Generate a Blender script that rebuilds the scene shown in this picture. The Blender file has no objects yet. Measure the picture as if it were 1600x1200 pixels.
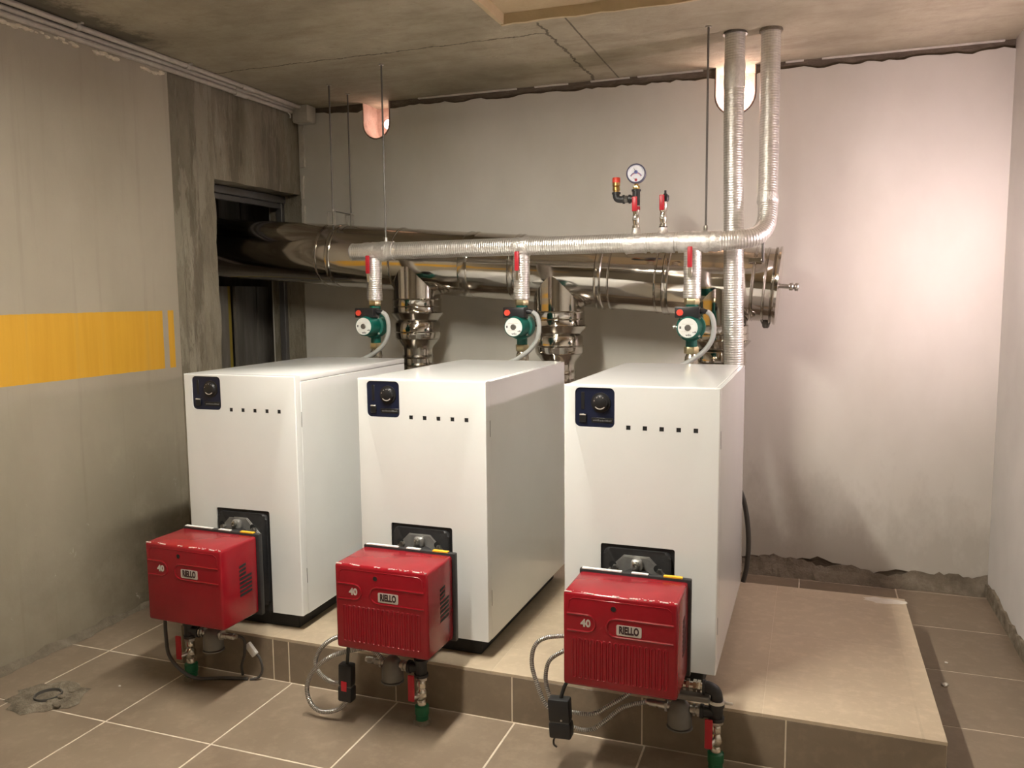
import bpy, bmesh, math, random
from mathutils import Vector, Matrix
random.seed(7)
PI = math.pi
SC = bpy.context.scene
COL = SC.collection

# ------------------------------------------------------------------ camera
cam_d = bpy.data.cameras.new('camera')
cam_d.sensor_width = 36.0
cam_d.lens = 36.0 * 1288.24 / 1600.0
cam_d.clip_start = 0.05
cam = bpy.data.objects.new('camera', cam_d)
COL.objects.link(cam)
cam.location = (1.5073, -2.4847, 1.2235)
cam.rotation_euler = (1.4648, 0.0087, 0.3473)
SC.camera = cam

# ------------------------------------------------------------------ world, exposure, lamp strengths
w = bpy.data.worlds.new('world'); SC.world = w; w.use_nodes = True
w.node_tree.nodes['Background'].inputs[0].default_value = (0.35, 0.33, 0.30, 1)
w.node_tree.nodes['Background'].inputs[1].default_value = 0.05
vs = SC.view_settings
vs.view_transform = 'Standard'; vs.look = 'None'; vs.gamma = 1.0
vs.use_curve_mapping = False
vs.exposure = 2.1
TUBE_W = 48.0        # emission of the ceiling tube above the boilers
TUBE2_W = 6.0       # emission of the second tube behind the photographer
SIDE_W = 150.0        # emission of the bulkhead lamp on the right wall
NICHE_R = 24.0
NICHE_L = 3.6

# ------------------------------------------------------------------ room numbers (metres, plinth top = 0)
ZC, YB, XR, XL, ZF = 2.308, 1.7164, 2.303, -1.30, -0.162
YF = -4.3            # wall behind the photographer
YP, XP, YPB, XPL = -0.0736, 1.8903, 1.06, -0.72

# ------------------------------------------------------------------ materials
MATS = {}
def _nt(name):
    m = bpy.data.materials.new(name); m.use_nodes = True
    nt = m.node_tree; b = nt.nodes['Principled BSDF']
    MATS[name] = m
    return m, nt, b
def N(nt, t, **kw):
    n = nt.nodes.new(t)
    for k, v in kw.items(): setattr(n, k, v)
    return n
def ramp(nt, src, stops):
    r = N(nt, 'ShaderNodeValToRGB'); e = r.color_ramp.elements
    e[0].position, e[0].color = stops[0][0], (*stops[0][1], 1)
    e[1].position, e[1].color = stops[-1][0], (*stops[-1][1], 1)
    for p, c in stops[1:-1]:
        x = e.new(p); x.color = (*c, 1)
    nt.links.new(src, r.inputs[0]); return r.outputs[0]
def math_n(nt, op, a, b=None, clamp=False):
    n = N(nt, 'ShaderNodeMath', operation=op); n.use_clamp = clamp
    for i, v in enumerate((a, b)):
        if v is None: continue
        if isinstance(v, (int, float)): n.inputs[i].default_value = v
        else: nt.links.new(v, n.inputs[i])
    return n.outputs[0]
def mix(nt, fac, a, b):
    n = N(nt, 'ShaderNodeMix', data_type='RGBA')
    for s, v in ((n.inputs[0], fac), (n.inputs[6], a), (n.inputs[7], b)):
        if isinstance(v, (int, float)): s.default_value = v
        elif isinstance(v, tuple): s.default_value = (*v, 1)
        else: nt.links.new(v, s)
    return n.outputs[2]
def coords(nt, scale=(1, 1, 1), kind='world'):
    if kind == 'world':
        g = N(nt, 'ShaderNodeNewGeometry').outputs['Position']
    else:
        g = N(nt, 'ShaderNodeTexCoord').outputs[{'object': 'Object', 'uv': 'UV'}[kind]]
    mp = N(nt, 'ShaderNodeMapping'); mp.inputs['Scale'].default_value = scale
    nt.links.new(g, mp.inputs[0]); return mp.outputs[0]
def noise(nt, vec, scale, detail=5, rough=0.55):
    n = N(nt, 'ShaderNodeTexNoise'); n.inputs['Scale'].default_value = scale
    n.inputs['Detail'].default_value = detail; n.inputs['Roughness'].default_value = rough
    nt.links.new(vec, n.inputs['Vector']); return n.outputs['Fac']
def bump(nt, b, h, strength, dist=0.01):
    n = N(nt, 'ShaderNodeBump'); n.inputs['Strength'].default_value = strength
    n.inputs['Distance'].default_value = dist
    nt.links.new(h, n.inputs['Height']); nt.links.new(n.outputs[0], b.inputs['Normal'])
def setb(b, col=None, rough=None, metal=None, spec=None):
    if col is not None: b.inputs['Base Color'].default_value = (*col, 1)
    if rough is not None: b.inputs['Roughness'].default_value = rough
    if metal is not None: b.inputs['Metallic'].default_value = metal
    if spec is not None: b.inputs['Specular IOR Level'].default_value = spec
def simple(name, col, rough=0.5, metal=0.0, var=0.06, scale=30, bmp=0.0, spec=None, kind='object'):
    """a plain material with a little procedural variation"""
    m, nt, b = _nt(name); setb(b, col, rough, metal, spec)
    v = coords(nt, kind=kind)
    f = noise(nt, v, scale, 4)
    lo = tuple(max(0, c * (1 - var)) for c in col); hi = tuple(min(1, c * (1 + var)) for c in col)
    nt.links.new(ramp(nt, f, [(0.3, lo), (0.7, hi)]), b.inputs['Base Color'])
    if bmp: bump(nt, b, f, bmp, 0.002)
    return m

simple('white_enamel', (0.775, 0.785, 0.77), 0.14, 0, 0.015, 6, 0.008)
simple('black_base', (0.012, 0.012, 0.012), 0.6)
simple('black_iron', (0.022, 0.022, 0.023), 0.45, 0, 0.2, 60, 0.05)
simple('black_plastic', (0.014, 0.014, 0.015), 0.4)
simple('control_blue', (0.008, 0.012, 0.034), 0.35)
simple('core_dark', (0.01, 0.01, 0.01), 0.8)
simple('alu_cast', (0.36, 0.355, 0.34), 0.38, 0.65, 0.12, 40, 0.1)
simple('zinc', (0.62, 0.60, 0.56), 0.32, 1.0, 0.12, 40, 0.05)
simple('nickel', (0.70, 0.66, 0.58), 0.25, 1.0, 0.08, 40)
simple('brass', (0.62, 0.42, 0.16), 0.3, 1.0, 0.12, 60)
simple('pale_brass', (0.66, 0.58, 0.36), 0.35, 1.0, 0.1, 60)
simple('rod_steel', (0.17, 0.16, 0.145), 0.45, 0.6)
simple('pump_green', (0.0, 0.115, 0.085), 0.4, 0, 0.1, 40)
simple('gas_green', (0.012, 0.14, 0.06), 0.45)
simple('label_white', (0.78, 0.79, 0.76), 0.45)
simple('mark_grey', (0.12, 0.12, 0.12), 0.6)
simple('red_knob', (0.75, 0.07, 0.04), 0.4)
simple('red_handle', (0.50, 0.016, 0.03), 0.4, 0, 0.1)
simple('yellow_label', (0.85, 0.50, 0.03), 0.5)
simple('grey_cable', (0.42, 0.43, 0.41), 0.5)
simple('dark_cable', (0.06, 0.055, 0.05), 0.5)
simple('conduit_pvc', (0.46, 0.42, 0.36), 0.5, 0, 0.1)
simple('box_pvc', (0.50, 0.47, 0.41), 0.5, 0, 0.08)
simple('gauge_rim', (0.10, 0.10, 0.16), 0.35)
simple('gauge_blue', (0.10, 0.12, 0.35), 0.5)
simple('gauge_red', (0.45, 0.03, 0.06), 0.5)
simple('filter_grey', (0.20, 0.19, 0.17), 0.55, 0.3)
simple('badge_silver', (0.60, 0.55, 0.50), 0.35, 0.2, 0.04)
simple('badge_text', (0.035, 0.01, 0.012), 0.5)
simple('plaster_white', (0.66, 0.62, 0.55), 0.9, 0, 0.1, 20, 0.4)
simple('foam_cream', (0.66, 0.60, 0.47), 0.9, 0, 0.15, 40, 0.5)
simple('frame_steel', (0.16, 0.155, 0.15), 0.5, 0.5)
simple('dial_glass', (0.74, 0.76, 0.82), 0.15)
simple('tag_white', (0.75, 0.74, 0.70), 0.5)
simple('sheath_white', (0.70, 0.67, 0.60), 0.4)

def emissive(name, col, strength):
    m, nt, b = _nt(name); setb(b, col, 0.5)
    f = noise(nt, coords(nt, kind='object'), 5, 1)
    nt.links.new(ramp(nt, f, [(0, tuple(c * 0.97 for c in col)), (1, col)]), b.inputs['Emission Color'])
    b.inputs['Emission Strength'].default_value = strength
    return m
emissive('tube_glow', (1.0, 0.94, 0.83), TUBE_W)
emissive('tube2_glow', (1.0, 0.86, 0.66), TUBE2_W)
emissive('side_glow', (1.0, 0.79, 0.82), SIDE_W)
emissive('bulb_right', (1.0, 0.82, 0.76), NICHE_R)
emissive('bulb_left', (1.0, 0.76, 0.68), NICHE_L)

def stainless(name, col, rough, wav=0.25):
    m, nt, b = _nt(name); setb(b, col, rough, 1.0)
    v = coords(nt, (1.5, 6, 6), 'world')
    f = noise(nt, v, 1.6, 2)
    bump(nt, b, f, wav, 0.01)
    g = noise(nt, coords(nt, kind='world'), 12, 4)
    nt.links.new(ramp(nt, g, [(0.35, (rough * 0.75,) * 3), (0.7, (rough * 1.5,) * 3)]), b.inputs['Roughness'])
    return m
stainless('stainless', (0.60, 0.565, 0.51), 0.10)
stainless('stainless_band', (0.52, 0.49, 0.44), 0.16)

def foil():
    """aluminium faced insulation: fine rings and a thread grid, uv in metres"""
    m, nt, b = _nt('foil'); setb(b, (0.85, 0.83, 0.80), 0.3, 0.85)
    uv = coords(nt, kind='uv'); sx = N(nt, 'ShaderNodeSeparateXYZ'); nt.links.new(uv, sx.inputs[0])
    def line(o, pitch, wd):
        f = math_n(nt, 'FRACT', math_n(nt, 'DIVIDE', o, pitch))
        return math_n(nt, 'LESS_THAN', f, wd)
    r1 = line(sx.outputs[0], 0.0105, 0.22); r2 = line(sx.outputs[1], 0.012, 0.14)
    tot = math_n(nt, 'ADD', math_n(nt, 'MULTIPLY', r1, 0.8), math_n(nt, 'MULTIPLY', r2, 0.35), True)
    c = mix(nt, tot, (0.88, 0.86, 0.83), (0.60, 0.58, 0.55))
    nt.links.new(c, b.inputs['Base Color'])
    wv = math_n(nt, 'SINE', math_n(nt, 'MULTIPLY', sx.outputs[0], 2 * PI / 0.0105))
    n1 = noise(nt, coords(nt, kind='world'), 38, 4)
    h = math_n(nt, 'ADD', math_n(nt, 'MULTIPLY', wv, 0.22), math_n(nt, 'MULTIPLY', n1, 1.6))
    bump(nt, b, h, 0.4, 0.004)
    nt.links.new(ramp(nt, n1, [(0.3, (0.30,) * 3), (0.7, (0.48,) * 3)]), b.inputs['Roughness'])
foil()
def foil_tape():
    m, nt, b = _nt('foil_tape'); setb(b, (0.88, 0.86, 0.82), 0.32, 0.75)
    n1 = noise(nt, coords(nt, kind='world'), 70, 5, 0.7)
    bump(nt, b, n1, 0.5, 0.008)
    nt.links.new(ramp(nt, n1, [(0.3, (0.70, 0.68, 0.65)), (0.7, (0.92, 0.90, 0.87))]), b.inputs['Base Color'])
foil_tape()

def red_enamel():
    m, nt, b = _nt('red_enamel'); setb(b, (0.42, 0.010, 0.018), 0.26)
    n1 = noise(nt, coords(nt, kind='object'), 9, 4)
    n2 = noise(nt, coords(nt, kind='object'), 55, 5, 0.7)
    c = ramp(nt, n1, [(0.3, (0.245, 0.005, 0.012)), (0.7, (0.30, 0.008, 0.016))])
    scuff = ramp(nt, n2, [(0.74, (0, 0, 0)), (0.82, (0.25, 0.25, 0.25))])
    c2 = mix(nt, scuff, c, (0.62, 0.30, 0.28))
    nt.links.new(c2, b.inputs['Base Color'])
    nt.links.new(ramp(nt, n1, [(0.3, (0.20,) * 3), (0.7, (0.25,) * 3)]), b.inputs['Roughness'])
    bump(nt, b, n1, 0.012, 0.002)
red_enamel()
simple('film_clear', (0.75, 0.50, 0.47), 0.35, 0, 0.5, 120, 0.6)

def braid():
    m, nt, b = _nt('braid'); setb(b, (0.5, 0.48, 0.45), 0.35, 0.9)
    uv = coords(nt, kind='uv'); sx = N(nt, 'ShaderNodeSeparateXYZ'); nt.links.new(uv, sx.inputs[0])
    a = math_n(nt, 'SINE', math_n(nt, 'MULTIPLY', sx.outputs[0], 2 * PI / 0.006))
    nt.links.new(ramp(nt, a, [(0.0, (0.30, 0.29, 0.27)), (1.0, (0.72, 0.70, 0.66))]), b.inputs['Base Color'])
    bump(nt, b, a, 0.5, 0.002)
braid()

def tile_mat(name, lo, hi, rough=0.42):
    m, nt, b = _nt(name); setb(b, hi, rough)
    p = coords(nt, kind='world')
    n1 = noise(nt, p, 2.6, 6, 0.62); n2 = noise(nt, p, 22, 5, 0.65); n3 = noise(nt, p, 90, 3, 0.6)
    c = ramp(nt, n1, [(0.32, lo), (0.68, hi)])
    dust = math_n(nt, 'MULTIPLY', ramp(nt, n2, [(0.48, (0, 0, 0)), (0.72, (1, 1, 1))]), 0.38)
    c = mix(nt, dust, c, tuple(min(1, x * 1.35) for x in hi))
    spk = ramp(nt, n3, [(0.72, (0, 0, 0)), (0.76, (1, 1, 1))])
    c = mix(nt, math_n(nt, 'MULTIPLY', spk, 0.35), c, tuple(min(1, x * 1.7) for x in hi))
    oi = N(nt, 'ShaderNodeObjectInfo').outputs['Random']
    hsv = N(nt, 'ShaderNodeHueSaturation')
    nt.links.new(math_n(nt, 'ADD', math_n(nt, 'MULTIPLY', oi, 0.10), 0.95), hsv.inputs['Value'])
    nt.links.new(c, hsv.inputs['Color']); nt.links.new(hsv.outputs[0], b.inputs['Base Color'])
    nt.links.new(ramp(nt, n1, [(0.3, (rough - 0.08,) * 3), (0.7, (rough + 0.15,) * 3)]), b.inputs['Roughness'])
    bump(nt, b, n2, 0.06, 0.003)
tile_mat('floor_tile', (0.195, 0.148, 0.104), (0.265, 0.205, 0.148))
tile_mat('plinth_tile', (0.43, 0.345, 0.245), (0.50, 0.41, 0.295), 0.5)
tile_mat('riser_tile', (0.19, 0.147, 0.102), (0.25, 0.196, 0.138), 0.45)
simple('grout', (0.62, 0.54, 0.43), 0.9, 0, 0.2, 20, 0.3, kind='world')
simple('plinth_grout', (0.72, 0.63, 0.49), 0.9, 0, 0.1, 20, 0.3, kind='world')

def concrete(name, lo, mid, hi, streak=(1, 1, 1), sc=1.6, bmp=0.35, extra=None):
    m, nt, b = _nt(name); setb(b, mid, 0.88)
    p = coords(nt, streak, 'world')
    n1 = noise(nt, p, sc, 8, 0.65); n2 = noise(nt, p, sc * 9, 6, 0.7)
    pw = coords(nt, kind='world'); n3 = noise(nt, pw, 75, 3, 0.6)
    c = ramp(nt, n1, [(0.30, lo), (0.5, mid), (0.70, hi)])
    c = mix(nt, math_n(nt, 'MULTIPLY', ramp(nt, n2, [(0.45, (0, 0, 0)), (0.75, (1, 1, 1))]), 0.35), c, lo)
    pits = ramp(nt, n3, [(0.24, (1, 1, 1)), (0.28, (0, 0, 0))])
    c = mix(nt, math_n(nt, 'MULTIPLY', pits, 0.5), c, tuple(x * 0.45 for x in lo))
    if extra: c = extra(nt, c, pw)
    nt.links.new(c, b.inputs['Base Color'])
    h = math_n(nt, 'ADD', n2, math_n(nt, 'MULTIPLY', n1, 1.5))
    bump(nt, b, h, bmp, 0.012)
    return m
def ceil_extra(nt, c, pw):
    s = N(nt, 'ShaderNodeSeparateXYZ'); nt.links.new(pw, s.inputs[0])
    wob = math_n(nt, 'MULTIPLY', math_n(nt, 'SUBTRACT', noise(nt, pw, 9, 4, 0.7), 0.5), 0.07)
    x = math_n(nt, 'ADD', s.outputs[0], wob); y = math_n(nt, 'ADD', s.outputs[1], wob)
    def near(o, v, wd): return math_n(nt, 'LESS_THAN', math_n(nt, 'ABSOLUTE', math_n(nt, 'SUBTRACT', o, v)), wd)
    def gt(o, v): return math_n(nt, 'GREATER_THAN', o, v)
    l1 = math_n(nt, 'MULTIPLY', near(x, 0.445, 0.006), gt(s.outputs[1], 0.77))
    x2 = math_n(nt, 'ADD', s.outputs[0], math_n(nt, 'MULTIPLY', wob, 0.15))
    l2 = math_n(nt, 'MULTIPLY', near(x2, 0.565, 0.004), gt(s.outputs[1], 0.75))
    l3 = math_n(nt, 'MULTIPLY', near(y, 0.91, 0.005), math_n(nt, 'LESS_THAN', s.outputs[0], 0.445))
    t = math_n(nt, 'ADD', math_n(nt, 'ADD', l1, l2), l3, True)
    c = mix(nt, math_n(nt, 'MULTIPLY', t, 0.75), c, (0.05, 0.038, 0.024))
    sv = coords(nt, (0.8, 2.6, 1), 'world'); bl = noise(nt, sv, 2.3, 6, 0.7); b2_ = noise(nt, pw, 14, 5, 0.75)
    c = mix(nt, math_n(nt, 'MULTIPLY', ramp(nt, bl, [(0.50, (0, 0, 0)), (0.68, (1, 1, 1))]), 0.45), c, (0.17, 0.14, 0.095))
    c = mix(nt, math_n(nt, 'MULTIPLY', ramp(nt, b2_, [(0.60, (0, 0, 0)), (0.72, (1, 1, 1))]), 0.30), c, (0.15, 0.12, 0.08))
    # old soot patch over the conduits, ragged outline
    xx = math_n(nt, 'ADD', s.outputs[0], math_n(nt, 'MULTIPLY', math_n(nt, 'SUBTRACT', b2_, 0.5), 0.35))
    yy = math_n(nt, 'ADD', s.outputs[1], math_n(nt, 'MULTIPLY', math_n(nt, 'SUBTRACT', bl, 0.5), 0.9))
    so = math_n(nt, 'MULTIPLY', ramp(nt, math_n(nt, 'ADD', xx, 1.5), [(0.34, (1, 1, 1)), (0.42, (0, 0, 0))]), ramp(nt, yy, [(0.35, (1, 1, 1)), (0.5, (0, 0, 0))]))
    return mix(nt, math_n(nt, 'MULTIPLY', so, 0.75), c, (0.055, 0.045, 0.03))
concrete('ceiling_concrete', (0.25, 0.215, 0.15), (0.36, 0.315, 0.225), (0.46, 0.41, 0.31), extra=ceil_extra)
concrete('recess_concrete', (0.40, 0.31, 0.18), (0.52, 0.41, 0.25), (0.58, 0.47, 0.31))
def raw_extra(nt, c, pw):
    a = noise(nt, coords(nt, (3.2, 3.2, 0.55), 'world'), 2.1, 6, 0.72)
    c = mix(nt, math_n(nt, 'MULTIPLY', ramp(nt, a, [(0.52, (0, 0, 0)), (0.56, (1, 1, 1))]), 0.55), c, (0.36, 0.325, 0.25))
    d = noise(nt, coords(nt, (5.5, 5.5, 0.7), 'world'), 1.7, 6, 0.75)
    c = mix(nt, math_n(nt, 'MULTIPLY', ramp(nt, d, [(0.57, (0, 0, 0)), (0.62, (1, 1, 1))]), 0.6), c, (0.13, 0.105, 0.07))
    return c
concrete('raw_concrete', (0.17, 0.145, 0.10), (0.245, 0.215, 0.155), (0.35, 0.315, 0.24), (2.5, 2.5, 0.8), 1.8, 0.9, raw_extra)
concrete('bare_strip', (0.10, 0.078, 0.055), (0.16, 0.125, 0.09), (0.25, 0.20, 0.15), (1, 1, 3), 5, 0.8)
concrete('niche_board', (0.14, 0.12, 0.10), (0.22, 0.20, 0.17), (0.34, 0.31, 0.27), (4, 4, 0.4), 2, 0.4)
concrete('yellow_board', (0.30, 0.22, 0.03), (0.45, 0.33, 0.05), (0.55, 0.42, 0.08), (4, 4, 0.4), 2, 0.3)
concrete('niche_plaster', (0.46, 0.30, 0.23), (0.66, 0.48, 0.40), (0.78, 0.62, 0.54), (1, 1, 1), 9, 0.6)
concrete('base_mortar', (0.15, 0.12, 0.085), (0.24, 0.20, 0.145), (0.36, 0.31, 0.24), (1, 1, 1), 9, 1.0)
concrete('mortar', (0.17, 0.14, 0.10), (0.33, 0.275, 0.20), (0.50, 0.43, 0.33), (1, 1, 1), 22, 1.0)

def back_plaster():
    m, nt, b = _nt('back_plaster'); setb(b, (0.55, 0.52, 0.47), 0.85)
    p = coords(nt, (1, 1, 0.55), 'world')
    n1 = noise(nt, p, 1.7, 6, 0.55); n2 = noise(nt, p, 8, 6, 0.65)
    c = ramp(nt, n1, [(0.30, (0.59, 0.565, 0.50)), (0.7, (0.71, 0.685, 0.625))])
    s = N(nt, 'ShaderNodeSeparateXYZ'); nt.links.new(coords(nt, kind='world'), s.inputs[0])
    # damp rising from the floor, ragged, no straight edge
    d = math_n(nt, 'ADD', s.outputs[2], math_n(nt, 'MULTIPLY', math_n(nt, 'SUBTRACT', n2, 0.5), 0.9))
    damp = ramp(nt, d, [(-0.0, (1, 1, 1)), (0.36, (0, 0, 0))])
    c = mix(nt, math_n(nt, 'MULTIPLY', damp, 0.42), c, (0.30, 0.265, 0.21))
    nt.links.new(c, b.inputs['Base Color']); bump(nt, b, n2, 0.15, 0.008)
back_plaster()

def left_plaster():
    m, nt, b = _nt('left_plaster'); setb(b, (0.4, 0.36, 0.29), 0.75)
    pw = coords(nt, kind='world')
    n1 = noise(nt, coords(nt, (1, 1, 0.45), 'world'), 2.2, 6, 0.6)
    st = noise(nt, coords(nt, (1, 9, 0.35), 'world'), 2.4, 5, 0.6)
    n2 = noise(nt, pw, 7, 7, 0.7); n3 = noise(nt, pw, 26, 5, 0.7)
    s = N(nt, 'ShaderNodeSeparateXYZ'); nt.links.new(pw, s.inputs[0])
    base = ramp(nt, n1, [(0.3, (0.335, 0.295, 0.225)), (0.7, (0.415, 0.37, 0.29))])
    edge = math_n(nt, 'MULTIPLY', math_n(nt, 'SUBTRACT', n3, 0.5), 0.006)
    z = math_n(nt, 'ADD', s.outputs[2], edge)
    band = math_n(nt, 'MULTIPLY', math_n(nt, 'GREATER_THAN', z, 0.905), math_n(nt, 'LESS_THAN', z, 1.172))
    yy = math_n(nt, 'ADD', s.outputs[1], edge)
    a = math_n(nt, 'LESS_THAN', yy, 0.545)
    bb = math_n(nt, 'MULTIPLY', math_n(nt, 'GREATER_THAN', yy, 0.578), math_n(nt, 'LESS_THAN', yy, 0.615))
    band = math_n(nt, 'MULTIPLY', band, math_n(nt, 'ADD', a, bb, True))
    yel = ramp(nt, st, [(0.3, (0.62, 0.33, 0.02)), (0.7, (0.72, 0.40, 0.035))])
    c = mix(nt, band, base, yel)
    drip = ramp(nt, st, [(0.56, (0, 0, 0)), (0.70, (1, 1, 1))])
    c = mix(nt, math_n(nt, 'MULTIPLY', drip, 0.16), c, (0.17, 0.14, 0.09))
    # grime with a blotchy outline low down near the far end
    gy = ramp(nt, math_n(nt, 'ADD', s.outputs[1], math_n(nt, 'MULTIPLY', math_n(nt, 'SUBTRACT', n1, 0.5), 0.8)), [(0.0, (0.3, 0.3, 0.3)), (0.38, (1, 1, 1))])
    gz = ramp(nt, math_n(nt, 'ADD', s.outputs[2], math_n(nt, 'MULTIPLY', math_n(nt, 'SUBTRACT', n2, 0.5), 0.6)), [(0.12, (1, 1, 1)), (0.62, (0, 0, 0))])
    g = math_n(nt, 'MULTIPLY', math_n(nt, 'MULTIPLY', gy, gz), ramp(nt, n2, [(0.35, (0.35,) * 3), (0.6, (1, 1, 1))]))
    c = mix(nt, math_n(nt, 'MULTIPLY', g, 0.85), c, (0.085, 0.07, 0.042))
    low = ramp(nt, math_n(nt, 'ADD', s.outputs[2], math_n(nt, 'MULTIPLY', n2, 0.2)), [(0.0, (1, 1, 1)), (0.30, (0, 0, 0))])
    c = mix(nt, math_n(nt, 'MULTIPLY', low, 0.30), c, (0.22, 0.18, 0.12))
    n4 = noise(nt, coords(nt, (1, 1, 0.7), 'world'), 12, 6, 0.75)
    chip = math_n(nt, 'MULTIPLY', ramp(nt, n4, [(0.655, (0, 0, 0)), (0.68, (1, 1, 1))]),
                  ramp(nt, s.outputs[2], [(0.1, (0.9, 0.9, 0.9)), (0.5, (0, 0, 0))]))
    c = mix(nt, chip, c, (0.60, 0.55, 0.46))
    nt.links.new(c, b.inputs['Base Color'])
    h = math_n(nt, 'ADD', math_n(nt, 'MULTIPLY', n2, 0.6), n1); bump(nt, b, h, 0.25, 0.012)
    nt.links.new(ramp(nt, n1, [(0.3, (0.5,) * 3), (0.7, (0.72,) * 3)]), b.inputs['Roughness'])
left_plaster()
simple('right_plaster', (0.70, 0.675, 0.65), 0.85, 0, 0.06, 3, 0.2, kind='world')
simple('rear_plaster', (0.28, 0.25, 0.20), 0.85, 0, 0.06, 3, 0.2, kind='world')

# ------------------------------------------------------------------ geometry helpers
def BM(): return bmesh.new()
def bx(bm, lo, hi, bev=0.0, seg=2):
    """axis-aligned box, optionally with all edges bevelled"""
    t = BM(); r = bmesh.ops.create_cube(t, size=1.0)
    for v in t.verts:
        v.co = Vector([lo[i] + (v.co[i] + 0.5) * (hi[i] - lo[i]) for i in range(3)])
    if bev: bmesh.ops.bevel(t, geom=list(t.edges), offset=bev, segments=seg, profile=0.5, affect='EDGES')
    merge(bm, t); return bm
def merge(bm, t, mat=None):
    me = bpy.data.meshes.new('tmp'); t.to_mesh(me); t.free()
    if mat is not None: me.transform(mat)
    bm.from_mesh(me); bpy.data.meshes.remove(me)
def frame_for(d):
    d = d.normalized(); up = Vector((0, 0, 1)) if abs(d.z) < 0.95 else Vector((0, 1, 0))
    a = d.cross(up).normalized(); return a, a.cross(d).normalized()
def tube(bm, pts, r, n=14, caps=True, smooth_pts=0):
    """round tube along a polyline, uv = metres along / metres around; r may be a list"""
    P = [Vector(p) for p in pts]
    if smooth_pts:
        Q = []
        for i in range(len(P) - 1):
            p0 = P[max(i - 1, 0)]; p1 = P[i]; p2 = P[i + 1]; p3 = P[min(i + 2, len(P) - 1)]
            for k in range(smooth_pts):
                t = k / smooth_pts
                Q.append(0.5 * ((2 * p1) + (p2 - p0) * t + (2 * p0 - 5 * p1 + 4 * p2 - p3) * t * t + (3 * p1 - p0 - 3 * p2 + p3) * t ** 3))
        Q.append(P[-1])
        if isinstance(r, (list, tuple)):
            r = [r[min(int(i / smooth_pts), len(r) - 1)] for i in range(len(Q))]
        P = Q
    R = list(r) if isinstance(r, (list, tuple)) else [r] * len(P)
    uv = bm.loops.layers.uv.verify()
    rings = []; a = None; L = 0.0; LL = []
    for i, p in enumerate(P):
        if i == 0: d = P[1] - P[0]
        elif i == len(P) - 1: d = P[-1] - P[-2]
        else: d = (P[i + 1] - P[i]).normalized() + (P[i] - P[i - 1]).normalized()
        d.normalize()
        if a is None: a, b = frame_for(d)
        else:
            a = (a - d * a.dot(d)).normalized()
        b = d.cross(a)
        if i: L += (P[i] - P[i - 1]).length
        LL.append(L)
        rings.append([bm.verts.new(p + (a * math.cos(2 * PI * k / n) + b * math.sin(2 * PI * k / n)) * R[i]) for k in range(n)])
    for i in range(len(P) - 1):
        for k in range(n):
            f = bm.faces.new((rings[i][k], rings[i][(k + 1) % n], rings[i + 1][(k + 1) % n], rings[i + 1][k]))
            f.smooth = True
            c = 2 * PI * R[i] / n
            for lp, (u, v) in zip(f.loops, ((LL[i], k * c), (LL[i], (k + 1) * c), (LL[i + 1], (k + 1) * c), (LL[i + 1], k * c))):
                lp[uv].uv = (u, v)
    if caps:
        bm.faces.new(list(reversed(rings[0]))); bm.faces.new(rings[-1])
    return bm
def lathe(bm, prof, o, axis=(0, 0, 1), n=24):
    """prof = [(radius, height along axis)]; radius 0 closes"""
    d = Vector(axis).normalized(); a, b = frame_for(d); o = Vector(o)
    uv = bm.loops.layers.uv.verify()
    rings = []
    for r, h in prof:
        if r <= 1e-6: rings.append([bm.verts.new(o + d * h)])
        else: rings.append([bm.verts.new(o + d * h + (a * math.cos(2 * PI * k / n) + b * math.sin(2 * PI * k / n)) * r) for k in range(n)])
    for i in range(len(prof) - 1):
        A, B = rings[i], rings[i + 1]
        for k in range(n):
            if len(A) == 1 and len(B) == 1: continue
            if len(A) == 1: vs_ = (A[0], B[(k + 1) % n], B[k])
            elif len(B) == 1: vs_ = (A[k], A[(k + 1) % n], B[0])
            else: vs_ = (A[k], A[(k + 1) % n], B[(k + 1) % n], B[k])
            f = bm.faces.new(vs_); f.smooth = True
            for lp in f.loops:
                hh = (lp.vert.co - o).dot(d); lp[uv].uv = (hh, k * 2 * PI * prof[i][0] / n)
    if prof[0][0] > 1e-6: bm.faces.new(list(reversed(rings[0])))
    if prof[-1][0] > 1e-6: bm.faces.new(rings[-1])
    return bm
def prism(bm, poly, f0, f1):
    """closed polygon mapped to two caps by functions f0(p), f1(p)"""
    A = [bm.verts.new(f0(p)) for p in poly]; B = [bm.verts.new(f1(p)) for p in poly]
    n = len(poly)
    bm.faces.new(list(reversed(A))); bm.faces.new(B)
    for i in range(n): bm.faces.new((A[i], A[(i + 1) % n], B[(i + 1) % n], B[i]))
    return bm
def rrect(x0, z0, x1, z1, r, n=5):
    out = []
    for cx, cz, a0 in ((x1 - r, z1 - r, 0), (x0 + r, z1 - r, 90), (x0 + r, z0 + r, 180), (x1 - r, z0 + r, 270)):
        for k in range(n + 1):
            a = math.radians(a0 + 90 * k / n); out.append((cx + r * math.cos(a), cz + r * math.sin(a)))
    return out
def xz(bm, poly, y0, y1):
    return prism(bm, poly, lambda p: Vector((p[0], y0, p[1])), lambda p: Vector((p[0], y1, p[1])))
def hexnut(bm, o, axis, r, h): return lathe(bm, [(r * 0.94, 0), (r, h * 0.12), (r, h * 0.88), (r * 0.94, h)], o, axis, 6)
MESHES = {}
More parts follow.
